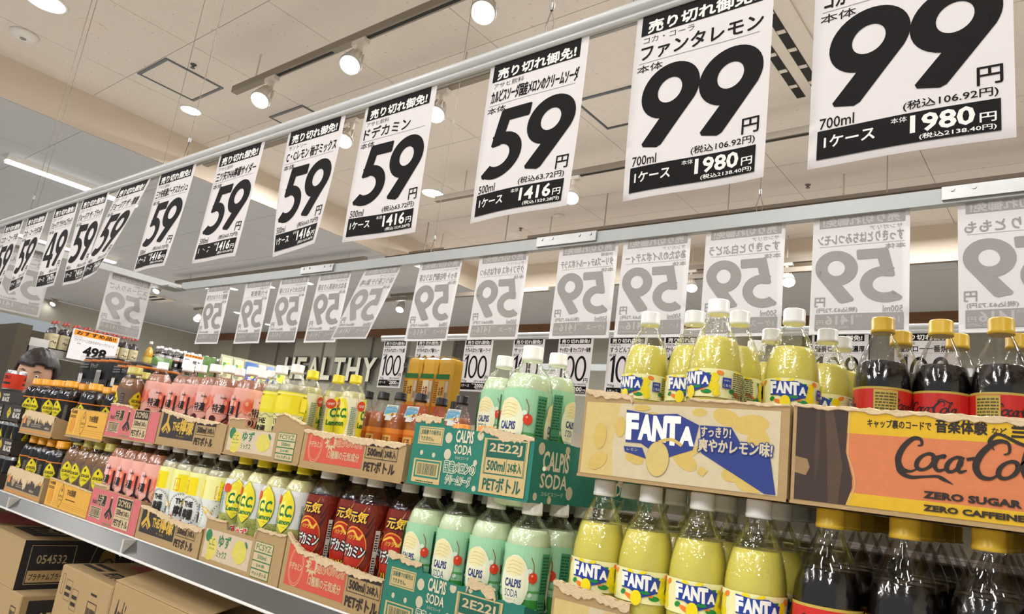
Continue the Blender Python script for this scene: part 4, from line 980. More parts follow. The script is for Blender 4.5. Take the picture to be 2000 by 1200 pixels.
def dots(a, W, h, rr, skip):
    for x, y, r in skip: a.ell(x, y, r, r * 1.12, (206, 196, 168), 18)
GRN = (38, 122, 104)
def f_melonbox(W, h):
    a = Art(); a.rect(0, 0, W, h, GRN); rr = random.Random(1)
    dots(a, W, h, rr, [(.024, h * .52, .0035), (.052, h * .50, .0035), (.080, h * .80, .0075), (.082, h * .54, .0075), (.146, h * .88, .0065), (.142, h * .46, .004), (.180, h * .92, .004), (.210, h * .92, .004), (.146, h * .07, .004), (.272, h * .5, .003)])
    a.rect(.012, h * .66, .068, h * .95, (204, 180, 124)); a.frame(.014, h * .68, .066, h * .93, .001, GRN); a.text('自販機での販売は', .018, h * .82, .062, h * .90, (30, 90, 76), .02); a.text('できません。', .018, h * .72, .048, h * .79, (30, 90, 76), .02)
    a.rect(.010, h * .04, .073, h * .42, (204, 180, 124)); a.frame(.014, h * .12, .070, h * .40, .003, GRN); a.bars(.020, h * .17, .064, h * .35, (40, 80, 66), 24); a.lines(.02, h * .055, .06, h * .085, (40, 60, 50), 1)
    cr = (222, 214, 188)
    a.text('CALPIS', .096, h * .74, .133, h * .94, cr, .03); a.text('SODA', .096, h * .56, .133, h * .71, cr, .02); a.text('カルピスソーダ', .100, h * .48, .128, h * .53, cr, .01)
    a.text('国産メロンの', .080, h * .26, .144, h * .44, GRN, .02, 0, cr, .07); a.text('クリームソーダ', .086, h * .08, .138, h * .23, GRN, .02, 0, cr, .07)
    a.rect(.156, h * .04, .242, h * .86, (204, 180, 124)); a.frame(.160, h * .32, .238, h * .84, .001, GRN); code_panel(a, .162, h * .05, .074, h * .78, '2E22J', (30, 96, 80), None); return a
def s_melonbox(D, h):
    a = Art(); a.rect(0, 0, D, h, GRN); cr = (222, 214, 188)
    dots(a, D, h, None, [(.018, h * .86, .008), (.085, h * .9, .006), (.014, h * .1, .005), (.05, h * .06, .005), (.10, h * .2, .009), (.25, h * .5, .008)])
    for o in (0, .18): a.text('CALPIS', .024 + o, h * .52, .092 + o, h * .84, cr, .03); a.text('SODA', .022 + o, h * .24, .092 + o, h * .48, cr, .02); a.text('カルピスソーダ', .028 + o, h * .12, .084 + o, h * .19, cr, .01)
    return a
def f_lemonsodabox(W, h):
    a = Art(); rr = random.Random(6); a.rect(.004, h * .04, W - .010, h * .90, (206, 192, 158)); y_ = (206, 178, 98); bl = (44, 60, 128); P_ = (206, 192, 158)
    a.poly([(.004, h * .04), (.055, h * .04), (.050, h * .4), (.058, h * .9), (.004, h * .9)], (208, 184, 120))
    for x, y, rx, ry, ro in ((.10, .70, .02, .012, .3), (.205, .80, .018, .010, -.3), (.17, .84, .010, .005, 0), (.235, .74, .022, .012, .1), (.245, .55, .014, .018, 0), (.155, .30, .018, .010, -.5), (.085, .27, .014, .007, -.2), (.168, .42, .012, .004, .7), (.215, .20, .012, .008, 0), (.24, .15, .02, .012, 0), (.06, .62, .008, .014, 0), (.03, .2, .016, .010, .6), (.03, .5, .010, .018, 0), (.09, .86, .012, .004, 0)):
        a.ell(x, h * y, rx, ry, y_, 18, ro)
    a.poly([(.176, h * .26), (.186, h * .22), (.180, h * .15), (.172, h * .19)], y_)
    a.poly([(.172, h * .70), (.212, h * .70), (.225, h * .53), (.258, h * .52), (.268, h * .05), (.255, h * .05), (.176, h * .40)], bl)
    a.poly([(.068, h * .40), (.095, h * .40), (.102, h * .28), (.070, h * .34)], bl); a.text('レモン', .073, h * .355, .089, h * .385, P_, .01)
    fanta_logo(a, .070, h * .41, .090, bl); a.ell(.118, h * .29, .016, .022, (206, 184, 112), 24); a.ring(.118, h * .29, .016, .022, .0006, (184, 160, 96), 24)
    a.stroke([(.118, h * .48), (.135, h * .52), (.15, h * .46)], .004, y_)
    a.text('すっきり!', .174, h * .58, .212, h * .69, P_, .03, 0, bl, .07); a.text('爽やかレモン味!', .172, h * .42, .262, h * .56, P_, .03, .03, bl, .08)
    return a
def f_colabox(W, h):
    a = Art(); og = (206, 122, 78); ye = (214, 172, 34)
    a.rect(.004, h * .04, W - .01, h * .98, og); a.rect(.004, h * .72, W - .01, h * .98, ye); a.rect(.004, h * .04, W - .01, h * .16, ye)
    a.poly([(.004, h * .04), (.058, h * .04), (.064, h * .2), (.064, h * .3), (.060, h * .44), (.057, h * .54), (.059, h * .98), (.004, h * .98)], (62, 48, 42))
    a.poly([(.040, h * .04), (.050, h * .04), (.054, h * .4), (.046, h * .8), (.042, h * .98), (.034, h * .98), (.038, h * .5)], (84, 66, 52)); a.poly([(.026, h * .98), (.029, h * .98), (.030, h * .5), (.026, h * .2), (.024, h * .5)], (74, 58, 48))
    a.poly([(.004, h * .30), (.016, h * .28), (.020, h * .36), (.017, h * .44), (.004, h * .46)], (150, 120, 84))
    a.stroke([(.060, h * .04), (.066, h * .2), (.066, h * .3), (.062, h * .44), (.059, h * .54), (.061, h * .98)], .0012, (196, 170, 120))
    a.text('キャップ裏のコードで', .078, h * .79, .138, h * .87, K0, .02); a.text('音楽体験', .142, h * .78, .186, h * .90, K0, .035); a.text('など', .190, h * .79, .202, h * .85, K0, .02); a.text('当たる', .206, h * .77, .25, h * .92, K0, .03)
    script(a, .106, h * .36, .128, K0)
    a.text('ZERO SUGAR', .131, h * .185, .213, h * .25, K0, .045); a.text('ZERO CAFFEINE', .131, h * .075, .215, h * .13, K0, .045)
    return a
def f_coffeebox(W, h):
    a = Art(); a.rect(.012, h * .24, W - .014, h * .86, (70, 64, 60)); a.rect(.014, h * .40, .032, h * .84, (226, 140, 70)); a.poly([(.045, h * .80), (.075, h * .80), (.078, h * .5), (.066, h * .30), (.056, h * .30), (.044, h * .5)], (172, 150, 116)); a.text('GEORGIA', .046, h * .52, .076, h * .58, K0, .01)
    a.text('CRAFT BLACK', .088, h * .56, .15, h * .66, (200, 180, 150), .01); a.lines(.088, h * .32, .17, h * .46, (160, 144, 120), 2); a.poly([(.16, h * .86), (W - .014, h * .86), (W - .014, h * .6), (.18, h * .7)], (226, 160, 90)); a.text('440ml', .20, h * .28, .236, h * .38, (206, 190, 160), .01)
    a.rect(0, h * .10, W, h * .14, (226, 140, 60)); return a
def f_sweetbox(W, h):
    a = Art(); o = (222, 168, 66); o2 = (214, 148, 44); bk = (90, 64, 22); a.rect(0, h * .08, W, h, o)
    a.rect(.052, h * .08, .055, h, (236, 196, 110))
    for q in range(7): a.rect(.056, h * (.12 + q * .035), W, h * (.135 + q * .035), o2 if q % 2 else (230, 180, 84))
    a.ell(.03, h * .4, .018, .02, o2, 18)
    a.poly([(.100, h * .10), (.112, h * .3), (.118, h * .52), (.112, h * .76), (.100, h * .94), (.088, h * .76), (.082, h * .52), (.088, h * .3)], bk); a.poly([(.100, h * .14), (.1105, h * .3), (.1165, h * .52), (.1105, h * .74), (.100, h * .90), (.0895, h * .74), (.0835, h * .52), (.0895, h * .3)], o)
    a.text('GEORGIA', .086, h * .47, .114, h * .55, bk, .02); a.ell(.100, h * .72, .0035, .005, bk, 12); a.text('Coffee', .09, h * .36, .11, h * .42, bk, .0)
    a.text('THE微糖', .136, h * .60, .192, h * .82, bk, .02); a.lines(.136, h * .44, .20, h * .5, bk, 1); a.text('THE微糖', .006, h * .82, .046, h * .93, bk, .02); a.lines(.006, h * .68, .044, h * .78, bk, 2)
    return a
def f_blackcarton(W, h):
    a = Art(); a.rect(0, 0, W, h, (42, 38, 36)); a.poly([(.04, h * .5), (.06, h * .1), (.08, h * .5), (.06, h * .9)], (200, 176, 40)); a.text('GEORGIA', .044, h * .46, .076, h * .54, BLK, .01)
    a.text('PLATINUM', .10, h * .62, .16, h * .8, (210, 204, 190), .03); a.text('BLACK', .10, h * .2, .17, h * .56, (210, 204, 190), .045); return a

# ------------------------------------------------------------ lower tier
LOW = [ # kind, x0, x1, n across, box name, carton label, front fn, print height, top profile, torn, bottle label word, side
 ('black', -2.632, -2.338, 4, 'carton', 'torn brown and black coffee carton at the left end of the lower row', f_coffeebox, .078, [(0, .062), (.03, .078), (1, .072)], [(0, 1, .032)], 'orange capped coffee bottle', 'brown coffee carton'),
 ('milk', -2.300, -2.015, 4, 'carton', 'golden yellow coffee carton in the lower row beside the pink one', f_sweetbox, .076, [(0, .078), (.95, .070), (1, .07)], [(0, 1, .002)], 'khaki capped milk coffee bottle', 'golden carton'),
 ('peach', -2.012, -1.742, 4, 'carton', 'pink carton in the lower row with black Japanese characters', f_pink, .084, [(0, .095), (.28, .095), (.30, .086), (1, .082)], [(.0, .3, .004)], 'white capped peach drink bottle', 'pink carton'),
 ('lemon', -1.738, -1.455, 4, 'carton', 'brown carton with black panel and gold print in the lower row', f_lemonbox, .090, [(0, .074), (.1, .075), (.6, .062), (1, .062)], [(0, 1, .010)], 'white capped lemon cider bottle', 'black printed carton'),
 ('yuzu', -1.448, -1.168, 4, 'carton', 'brown carton with green yuzu print and side flaps in the lower row', f_yuzubox, .078, [(0, .088), (.28, .088), (.281, .074), (.66, .074), (.661, .092), (1, .092)], [(.0, .28, .003), (.66, 1, .004)], 'yellow capped yuzu lemon bottle', 'green printed carton'),
 ('energy', -1.164, -.896, 4, 'carton', 'brown carton with torn red print in the lower row', f_energybox, .086, [(0, .100), (.06, .090), (.2, .076), (1, .066)], [(0, 1, .010)], 'flame printed energy drink bottle', 'red printed carton'),
 ('melon', -.893, -.615, 4, 'carton', 'teal green polka dot carton in the lower row', f_melonbox, .095, [(0, .112), (.28, .104), (.285, .092), (.62, .088), (.63, .104), (.80, .096), (.82, .083), (1, .085)], [(0, .28, .010), (.62, .82, .014)], 'cream capped melon soda bottle', 'teal dotted carton'),
 ('fanta', -.572, -.284, 4, 'carton', 'pale printed lemon soda carton at the bottom, torn down at the right', f_lemonsodabox, .118, [(0, .128), (.40, .120), (.41, .075), (1, .070)], [(0, .40, .012), (.41, 1, .008)], 'tall lemon soda bottle', 'lower lemon soda carton'),
 ('coke', -.280, .095, 5, 'carton', 'orange and yellow printed cola carton in the lower row, mostly below the photo', f_colabox, .115, [(0, .078), (1, .074)], [(0, 1, .010)], 'yellow capped cola bottle', 'lower cola carton')]
for kind, x0, x1, n, nm, lb, ff, Hc, top, torn, word, box in LOW:
    tray(nm, lb, x0, x1, SH, top, ff, Hc, torn=torn, side=s_melonbox if kind == 'melon' else None, color=GRN if kind == 'melon' else KR, seed=len(word), sh=.06, depth=.215 if kind == 'black' else .37)
    big = kind in ('fanta', 'coke'); pitch = (x1 - x0 - .004) / n; rad = .036 if big else .0345
    py = .0735 if big else .068
    for j in range(5 if big else 3 if kind == 'black' else 4):
        for i in range(n):
            x = x0 + .002 + pitch * (i + .5) + random.uniform(-.0002, .0002); y = .846 + rad + j * py + random.uniform(-.0004, .0004) + (.021 if kind == 'energy' and i % 2 else 0)
            if x > .1: continue
            row = ['front row', 'second row', 'third row', 'fourth row', 'fifth row'][j]
            rz = (math.atan2(x, y) * -.55) + random.uniform(-.18, .18) + (0 if kind not in ('yuzu', 'lemon', 'black') else random.choice([-.7, 0, .5, 0]))
            if j == 0 and kind in ('fanta', 'melon'): rz = {'fanta': .42, 'melon': .62}[kind] + .06 * i
            put(kind, x, y, SH + .0045, f'{word}, {ORD[i]} from left, {row} of the {box}', f'{word}s in the {box}', rz)
# closed cartons; those in the shelf's far half are added to block light
def carton(name, label, x0, x1, y0, y1, z0, h, color=KR, front=None, side=None, top=None, lid=True, flapgap=0):
    t = thing(name, label, 'carton', (x0, y0, z0)); W, D = x1 - x0, y1 - y0; cm = card(color); b = .003
    vs = [(b, 0, 0), (W - b, 0, 0), (W, b, 0), (W, D - b, 0), (W - b, D, 0), (b, D, 0), (0, D - b, 0), (0, b, 0)]
    vs2 = [(x, y, h - b) for x, y, z in vs]; vs3 = [(W / 2 + (x - W / 2) * (1 - 2 * b / W), D / 2 + (y - D / 2) * (1 - 2 * b / D), h) for x, y, z in vs]
    MB().add(vs + vs2 + vs3, [tuple(range(7, -1, -1)), tuple(range(16, 24))] + [(i, (i + 1) % 8, 8 + (i + 1) % 8, 8 + i) for i in range(8)] + [(8 + i, 8 + (i + 1) % 8, 16 + (i + 1) % 8, 16 + i) for i in range(8)], cm).build('carton_body', t)
    MB().box((.004, D / 2 - .0008, h), (W - .004, D / 2 + .0008, h + .0006), mat('seam_dark', (90, 72, 50), .9)).build('lid_seam', t)
    if front: link_mesh('printed_face', front(W, h).mesh('printed_face', flat(0, 0, 0), 'card', e0=.0003), t)
    if side: link_mesh('printed_side', side(D, h).mesh('printed_side', lambda u, v, n: (W + n, u, v), 'card', e0=.0003), t)
    if top: link_mesh('printed_top', top(W, D).mesh('printed_top', lambda u, v, n: (u, v, h + n + .0006), 'card', e0=.0003), t)
    return t
x = -3.56; i = 0  # dark carton colour stands in for the shade behind the bottles
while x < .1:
    carton('carton', f'added light-blocking dark carton at the back of the display shelf, {ORD[i % 9]} from the ' + ('left end' if i < 9 else 'ninth one'), x, x + .385, 1.235, 1.60, SH, .212, (66, 54, 44))
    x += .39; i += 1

# ------------------------------------------------------------ upper tier
Z5 = SH + .2185; ZC = SH + .178; ZF = SH + .2665
tray('carton', 'torn brown coffee carton at the left end of the upper row', -2.664, -2.400, SH + .1795, [(0, .052), (.1, .072), (.6, .068), (1, .062)], f_coffeebox, .078, torn=[(0, 1, .026)], seed=31, sh=.05, depth=.155)
tray('carton', 'golden yellow coffee carton in the upper row beside the pink one', -2.300, -2.055, SH + .1945, [(0, .074), (.06, .080), (1, .078)], f_sweetbox, .080, torn=[(0, .06, .004)], seed=32, sh=.05)
tray('carton', 'pink carton in the upper row with raised torn left corner', -2.050, -1.768, Z5 - .007, [(0, .086), (.1, .088), (.42, .084), (.43, .078), (1, .078)], f_pink, .084, torn=[(0, .43, .004)], seed=33, sh=.06)
tray('carton', 'brown carton with black panel and gold print in the upper row', -1.764, -1.462, Z5 - .004, [(0, .082), (.5, .070), (1, .064)], f_lemonbox, .090, torn=[(0, .9, .008)], seed=34, sh=.06)
tray('carton', 'brown carton with green yuzu print and notched top in the upper row', -1.455, -1.187, Z5 - .001, [(0, .072), (.02, .076), (.2, .076), (.21, .058), (.62, .058), (.63, .090), (.72, .096), (1, .078)], f_yuzubox, .058 / .9, torn=[(.0, .2, .002), (.63, 1, .004)], seed=35, sh=.05)
tray('carton', 'brown carton with red energy print and torn top in the upper row', -1.184, -.900, Z5 - .002, [(0, .070), (.5, .066), (1, .064)], f_energybox, .082, torn=[(0, 1, .009)], seed=36, sh=.05)
tray('carton', 'teal green polka dot carton in the upper row with its side showing', -.887, -.637, Z5 + .001, [(0, .106), (.05, .112), (.24, .108), (.245, .096), (.58, .093), (.6, .100), (.98, .090), (1, .090)], f_melonbox, .098, torn=[(.0, .24, .012), (.58, 1, .012)], side=s_melonbox, color=GRN, seed=37, sh=.090)
tray('carton', 'pale printed lemon soda carton with blue logo in the upper row', -.559, -.279, ZF - .001, [(0, .118), (.26, .112), (.27, .104), (.55, .106), (.551, .111), (1, .108)], f_lemonsodabox, .112, torn=[(0, .27, .010), (.56, 1, .003)], seed=38, sh=.09)
tray('carton', 'orange and yellow cola carton at the right end of the upper row', -.275, .098, ZF - .001, [(0, .110), (.3, .107), (1, .102)], f_colabox, .112, torn=[(0, 1, .006)], seed=39, sh=.09)

GU = 'bottles standing in the upper cartons'
def up(kind, pts, zbase, word, where, rzs=None):
    h = BOT[kind]['h']
    for i, p in enumerate(pts):
        dz = p[2] if len(p) > 2 else 0
        x, y = atz(p[0], p[1], zbase + h + dz)
        if len(p) > 3: y = p[3]; x = aty(p[0], p[1], y)[0]
        put(kind, x, y, zbase + dz, f'{word}, {where[i]}', word + 's ' + 'in the upper cartons', (rzs[i] if rzs else None))
up('fanta', [(1272, 612), (1358, 610), (1405, 588), (1446, 606, .006, 1.03), (1508, 645), (1552, 606), (1617, 645), (1645, 664, .004, 1.203), (1478, 668)], ZF + .004, 'white capped tall lemon soda bottle in the upper carton',
   ['leftmost of them', 'second from left', 'the nearest and tallest looking', 'just right of the tallest', 'short one behind, middle', 'in front with the whole logo', 'second from right', 'rightmost of them', 'hidden behind the two middle ones'], [-.15, .3, -.25, -1.2, 1.7, .35, 2.1, 2.0, 1.0])
up('coke', [(1725, 623), (1760, 650), (1838, 628), (1870, 655), (1955, 624), (1988, 655)], ZF + .004, 'yellow capped cola bottle in the upper carton',
   ['leftmost in front', 'behind the leftmost', 'middle one in front', 'behind the middle one', 'rightmost in front', 'behind the rightmost, cut by the photo edge'], [-.85, 0, .62, .4, -1.55, .3])
up('melon', [(986, 710, .011, .966), (1090, 709, .012, .948)], Z5 + .005, 'melon cream soda bottle in the upper teal carton', ['lower one at left', 'lower one at right'], [.55, .15])
x, z = aty(1043, 679, .89); o = put('melon', x, .89, z - BOT['melon']['h'] * 1.12, 'melon cream soda bottle standing highest in the upper teal carton', 'melon soda bottles in the upper carton', .58); o.scale = (1.12, 1.12, 1.12)
up('cc', [(613, 725), (663, 734), (697, 734)], Z5 + .004, 'yellow capped lemon soda bottle', ['leftmost and highest of three above the red printed carton', 'middle one of three above the red printed carton', 'right one of three beside the tea bottles'], [.3, -1.0, .0])
up('lemonu', [(530, 735, 0, 1.115), (550, 728, -.004, 1.012), (580, 728, -.004, .995)], Z5 + .004, 'white capped yellow labelled lemon cider bottle', ['behind at the left of its carton', 'left one of the two in front', 'right one beside the yellow capped bottles'], [.2, .4, .5])
up('peach', [(320, 709, -.004, .955), (369, 717, -.004, .972), (394, 719, -.004, .980), (422, 719, -.004, .972), (449, 720, -.004, .980), (468, 728, 0, 1.048), (493, 727, -.004, 1.0), (511, 735, -.003, 1.055)], Z5 - .003, 'white capped peach drink bottle in the upper cartons',
   ['leftmost, above the pink carton', 'second from left', 'third from left', 'fourth from left', 'fifth from left, in front', 'behind the fifth and sixth front ones', 'sixth in front, dark print showing', 'rightmost behind'], [1.6, .5, .5, 1.0, 1.4, .3, .4, .2])
for i, (u, rz) in enumerate([(80, .9), (97, .5), (117, .9), (141, .45)]):
    x, z = aty(u + 0, 738, .885); put('black', x, .885 + .002 * i, SH + .1835, f'orange capped black coffee bottle, {ORD[i]} from left above the upper torn coffee carton', 'upper black coffee bottles', rz)
for i, (u, v, y) in enumerate([(168, 746, .955), (190, 748, .885), (216, 756, .965), (234, 757, .90)]):
    x, z = aty(u, v, y); put('black', x, y, SH + (.1835 if i < 2 else .1835) + (-.004 if i else 0), f'orange capped black coffee bottle above the upper golden carton, {ORD[i]} from left', 'upper black coffee bottles', .4 + .1 * i)
for i, (u, v, y) in enumerate([(262, 735, .90), (278, 744, .985)]):
    x, z = aty(u, v, y); put('milk', x, y, Z5 - .004 + .0, ['khaki capped coffee bottle in front at the left corner of the upper pink carton', 'khaki capped coffee bottle behind, left corner of the upper pink carton'][i], 'upper milk coffee bottles', 2.0)
# teas on the back cartons, neck tags
ztop = SH + .2125 + .0
tg = mat('tag_blue', (120, 180, 210), .4)
for i, (u, v) in enumerate([(721, 758), (752, 759), (785, 762), (825, 764), (865, 772), (904, 778), (893, 780)]):
    h = BOT['tea']['h']; x, y = atz(u, v, ztop + .004 + h); y = (1.27, 1.275, 1.27, 1.272, 1.336, 1.272, 1.405)[i]; x = aty(u, v, y)[0]
    o = put('tea', x, y, ztop + .001, f'black capped amber tea bottle behind the cartons, {ORD[i]} from left', 'amber tea bottles', .2)
    if i in (2, 3, 5):
        k = thing('neck_tag', f'small blue and white neck tag on the {ORD[i]} amber tea bottle', 'tag', (x, y - .028, ztop + .142), .3)
        a = Art(); a.rect(-.017, 0, .017, .030, (222, 232, 232)); a.rect(-.016, .004, .016, .024, (110, 176, 214)); a.poly([(-.016, .004), (.016, .012), (.016, .004)], (230, 220, 90)); a.text('キャンペーン', -.013, .016, .013, .021, WHT, .01); a.rect(-.010, -.010, .008, .0, (226, 230, 230)); a.lines(-.012, .0245, .012, .028, (90, 110, 120), 2)
        me = a.mesh('tag_card', lambda u_, v_, n: (u_, -n + v_ * .35, v_), 'paper'); link_mesh('tag_card', me, k)

# ------------------------------------------------------------ canned coffee stack at the left end
def can_art(bg, W, y0, y1, dia=True, word='GEORGIA'):
    a = Art(); a.rect(-W / 2, y0, W / 2, y1, bg); m = (y0 + y1) / 2
    for off in (-.002, -W * .34, W * .34):
        if dia: a.poly([(off - .013, m), (off, m - .028), (off + .013, m), (off, m + .028)], (214, 196, 40)); a.text(word, off - .010, m - .003, off + .010, m + .003, BLK, .02)
        else: a.text('ZERO', off - .014, m + .006, off + .014, m + .018, BLK, .04); a.rect(off - .016, m - .012, off + .016, m - .004, (60, 50, 46))
    return a
def can_proto(name, label, r, h, bg, dia, group):
    t = thing(name, label, 'can', (0, 0, 0)); t['group'] = group
    al = mat('can_metal', (190, 190, 190), .25, .9)
    pr = [(r * .82, 0), (r * .95, .004), (r, .010), (r, h - .012), (r * .9, h - .004), (r * .88, h), (r * .82, h), (r * .80, h - .004)]
    MB().lathe(pr, al, 28).build('can_body', t, smooth=True)
    lp = [(r, .009), (r, h - .011)]
    link_mesh('label', can_art(bg, 2 * math.pi * r * .999, .010, h - .013, dia).mesh('label', cyl(lp), 'gloss', step=.0055, e=.00004, e0=.0003), t)
    KIDS[t.name] = list(t.children); return t
can = can_proto('coffee_can', 'x', .0262, .098, (26, 24, 24), True, 'black coffee cans in the stacked trays')
first = True
lv = [(SH, 'lowest'), (SH + .105, 'middle'), (SH + .210, 'third')]
for li, (z, nm) in enumerate(lv):
    for xi, (x0, x1) in enumerate(((-3.04, -2.875), (-2.86, -2.695))):
        tray('carton', f'black coffee can tray, {nm} level, {"left" if xi == 0 else "right"} stack at the far left of the shelf', x0, x1, z, [(0, .050), (1, .048)], f_blackcarton, .05, depth=.30, color=(60, 52, 44), seed=50 + li * 2 + xi, sh=.046)
        if li < 2 or True:
            for i in range(3):
                for j in range(2):
                    if li == 2: continue
                    x = x0 + .0275 + i * .055; y = .875 + j * .054
                    lb = f'black coffee can, {ORD[i]} from left, {"front" if j == 0 else "second"} row, {nm} level of the {"left" if xi == 0 else "right"} stack'
                    if first: can.location = (x, y, z + .0045 + EZ); can['label'] = lb; first = False
                    else: dup(can, (x, y, z + .0045), random.uniform(-.6, .6), lb)
# top carton and red can
carton('carton', 'small black coffee carton on top of the left can stack', -3.04, -2.70, .86, 1.13, SH + .2605, .045, (60, 52, 44), front=f_blackcarton)
rc = can_proto('cola_can', 'red zero cola can standing on the black cartons at the far left', .033, .075, (206, 62, 40), False, 'red can')
del rc['group']; rc.location = (-3.005, .90, SH + .306 + EZ); rc.rotation_euler = (0, 0, .5)
# shrink wrapped black bottle packs behind the coffee bottles
film = glass_mat('shrink_film', (.97, .97, .97), .0, .06, .5, 40, ior=1.25)
def pack(name, label, x, y, z, nx, r, h, bg, rimc, art, zrot=0):
    t = thing(name, label, 'pack', (x, y, z), zrot); m = mat('pack_black', bg, .3, 0, .05, 20, coat=.3)
    for i in range(nx):
        for j in range(2):
            MB().lathe([(r * .9, 0), (r, .006), (r, h - .014), (r * .93, h - .004), (r * .90, h - .004)], m, 24, c=(r + i * 2 * r, r + j * 2 * r)).lathe([(r * 1.01, h - .018), (r * 1.01, h - .010)], rimc, 24, c=(r + i * 2 * r, r + j * 2 * r)).build('can', t, smooth=True)
    W = nx * 2 * r
    a = Art(); art(a, W, h); link_mesh('pack_print', a.mesh('pack_print', flat(0, -.004, 0), 'gloss', e0=.001), t)
    b = MB(); b.box((-.003, -.003, .002), (W + .003, 4 * r + .003, h + .001), film); b.build('shrink_film', t)
    return t
def blackpack(a, W, h):
    a.rect(.0, .004, W, h * .5, (30, 28, 28)); n = int(W / .07)
    a.text('微糖', W * .10, h * .42, W * .22, h * .62, WHT, .03); a.rect(W * .26, h * .32, W * .38, h * .40, (206, 44, 34)); a.poly([(W * .05, h * .2), (W * .08, h * .05), (W * .11, h * .2), (W * .08, h * .36)], (206, 190, 50))
    a.text('WEBLI', W * .40, h * .42, W * .52, h * .56, WHT, .03) if False else None
    a.rect(W * .62, h * .1, W * .76, h * .7, (190, 190, 186)); a.bars(W * .63, h * .14, W * .75, h * .66, BLK, 12); a.text('おトク', W * .40, h * .30, W * .56, h * .44, WHT, .02); a.text('ブラック', W * .40, h * .74, W * .62, h * .84, (200, 200, 196), .01); a.lines(W * .08, h * .74, W * .34, h * .92, (120, 120, 116), 3)
orim = mat('orange_rim', (226, 130, 40), .4)
pack('coffee_pack', 'film wrapped pack of black coffee cans, left and higher of two', -2.745, 1.0, SH + .3005, 4, .033, .155, (26, 24, 24), orim, blackpack)
pack('coffee_pack', 'film wrapped pack of black coffee cans, right and lower of two', -2.472, 1.00, SH + .3005, 3, .033, .138, (26, 24, 24), orim, blackpack)
carton('carton', 'brown carton under the film wrapped black coffee packs', -2.76, -2.305, 1.0, 1.23, Z5 - .018 - .0, .100)
carton('carton', 'brown carton below the pack carton, level with the lower bottles', -2.70, -2.33, 1.06, 1.23, SH, .198)
# amber bottle pack, bottoms up
def gold_pack():
    t = thing('amber_bottle_pack', 'film wrapped pack of square amber tea bottles behind the black caps', 'pack', (-1.555, 1.41, ztop + .082), .05)
    am = mat('gold_tea', (232, 182, 58), .12, 0, .1, 20, coat=.8)
    for i in range(3):
        for j in range(1):
            x, y = i * .059 + .030, j * .066 + .030; r = .030
            o = MB(); ring = []
            prof = [(.010, .0), (.012, .02), (.028, .055), (.0315, .07), (.0315, .232), (.030, .242), (.024, .246)]
            vs = []; fs = []; n = 16
            for rr_, z in prof:
                for k in range(n):
                    a_ = 2 * math.pi * (k + .5) / n; s_ = 1 / max(abs(math.cos(a_)), abs(math.sin(a_))); s_ = min(s_, 1.22) * .98
                    vs.append((x + rr_ * .88 * s_ * math.cos(a_), y + rr_ * .88 * s_ * math.sin(a_), z))
            for q in range(len(prof) - 1):
                for k in range(n): k2 = (k + 1) % n; fs.append((q * n + k, q * n + k2, (q + 1) * n + k2, (q + 1) * n + k))
            fs.append(tuple((len(prof) - 1) * n + k for k in range(n))); fs.append(tuple(range(n - 1, -1, -1)))
            o.add(vs, fs, am); bo = o.build('amber_bottle', t, smooth=False)
            if j == 0:
                a = Art(); W = .050
                a.rect(-W / 2, .07, W / 2, .200, (222, 150, 40)); a.rect(-W / 2, .186, W / 2, .200, (52, 120, 60)); a.rect(-W / 2, .07, W / 2, .110, (216, 100, 30)); a.rect(-.012, .12, .010, .182, (240, 226, 190) if i == 1 else (222, 190, 90))
                a.text('お茶', -.009, .14, .008, .165, (140, 60, 20), .02); a.rect(.013, .12, .0235, .18, (206, 200, 180)); a.bars(.014, .13, .023, .15, BLK, 8); a.lines(-.024, .12, -.013, .18, (110, 80, 20), 10)
                link_mesh('label', a.mesh('label', lambda u, v, n_: (x + u, y - .0274 - n_, v), 'gloss', e0=.0015), bo)
    b = MB(); b.box((-.001, -.002, .06), (.179, .062, .249), film); b.build('shrink_film', t)
carton('carton', 'low brown carton under the film wrapped amber bottle pack', -1.60, -1.30, 1.40, 1.58, ztop + .001, .080)
gold_pack()
# small things behind the teal carton
t = thing('orange_capped_bottle', 'orange cap peeping above the teal carton, left', 'bottle')
def small_cap(x, lb):
    t = thing('drink_bottle', lb, 'bottle', (x, .905, Z5 + .006))
    MB().lathe([(.021, 0), (.023, .01), (.023, .065), (.018, .078), (.014, .082), (.014, .086)], glass_mat('pet_shell', (.97, .97, .97), .05, .05, .5, 120), 24).build('bottle_body', t, smooth=True)
    MB().lathe([(.0205, .002), (.0222, .01), (.0222, .064), (.017, .075)], mat('orange_drink', (226, 140, 50), .3), 24).build('drink', t, smooth=True)
    cap_mb(.0155, .084, .016, mat('cap_plastic', (240, 150, 40), .32)).build('cap', t, smooth=True)
bpy.data.objects.remove(t)
small_cap(-.836, 'small orange capped bottle peeping over the teal carton, left one'); small_cap(-.780, 'small orange capped bottle peeping over the teal carton, right one')

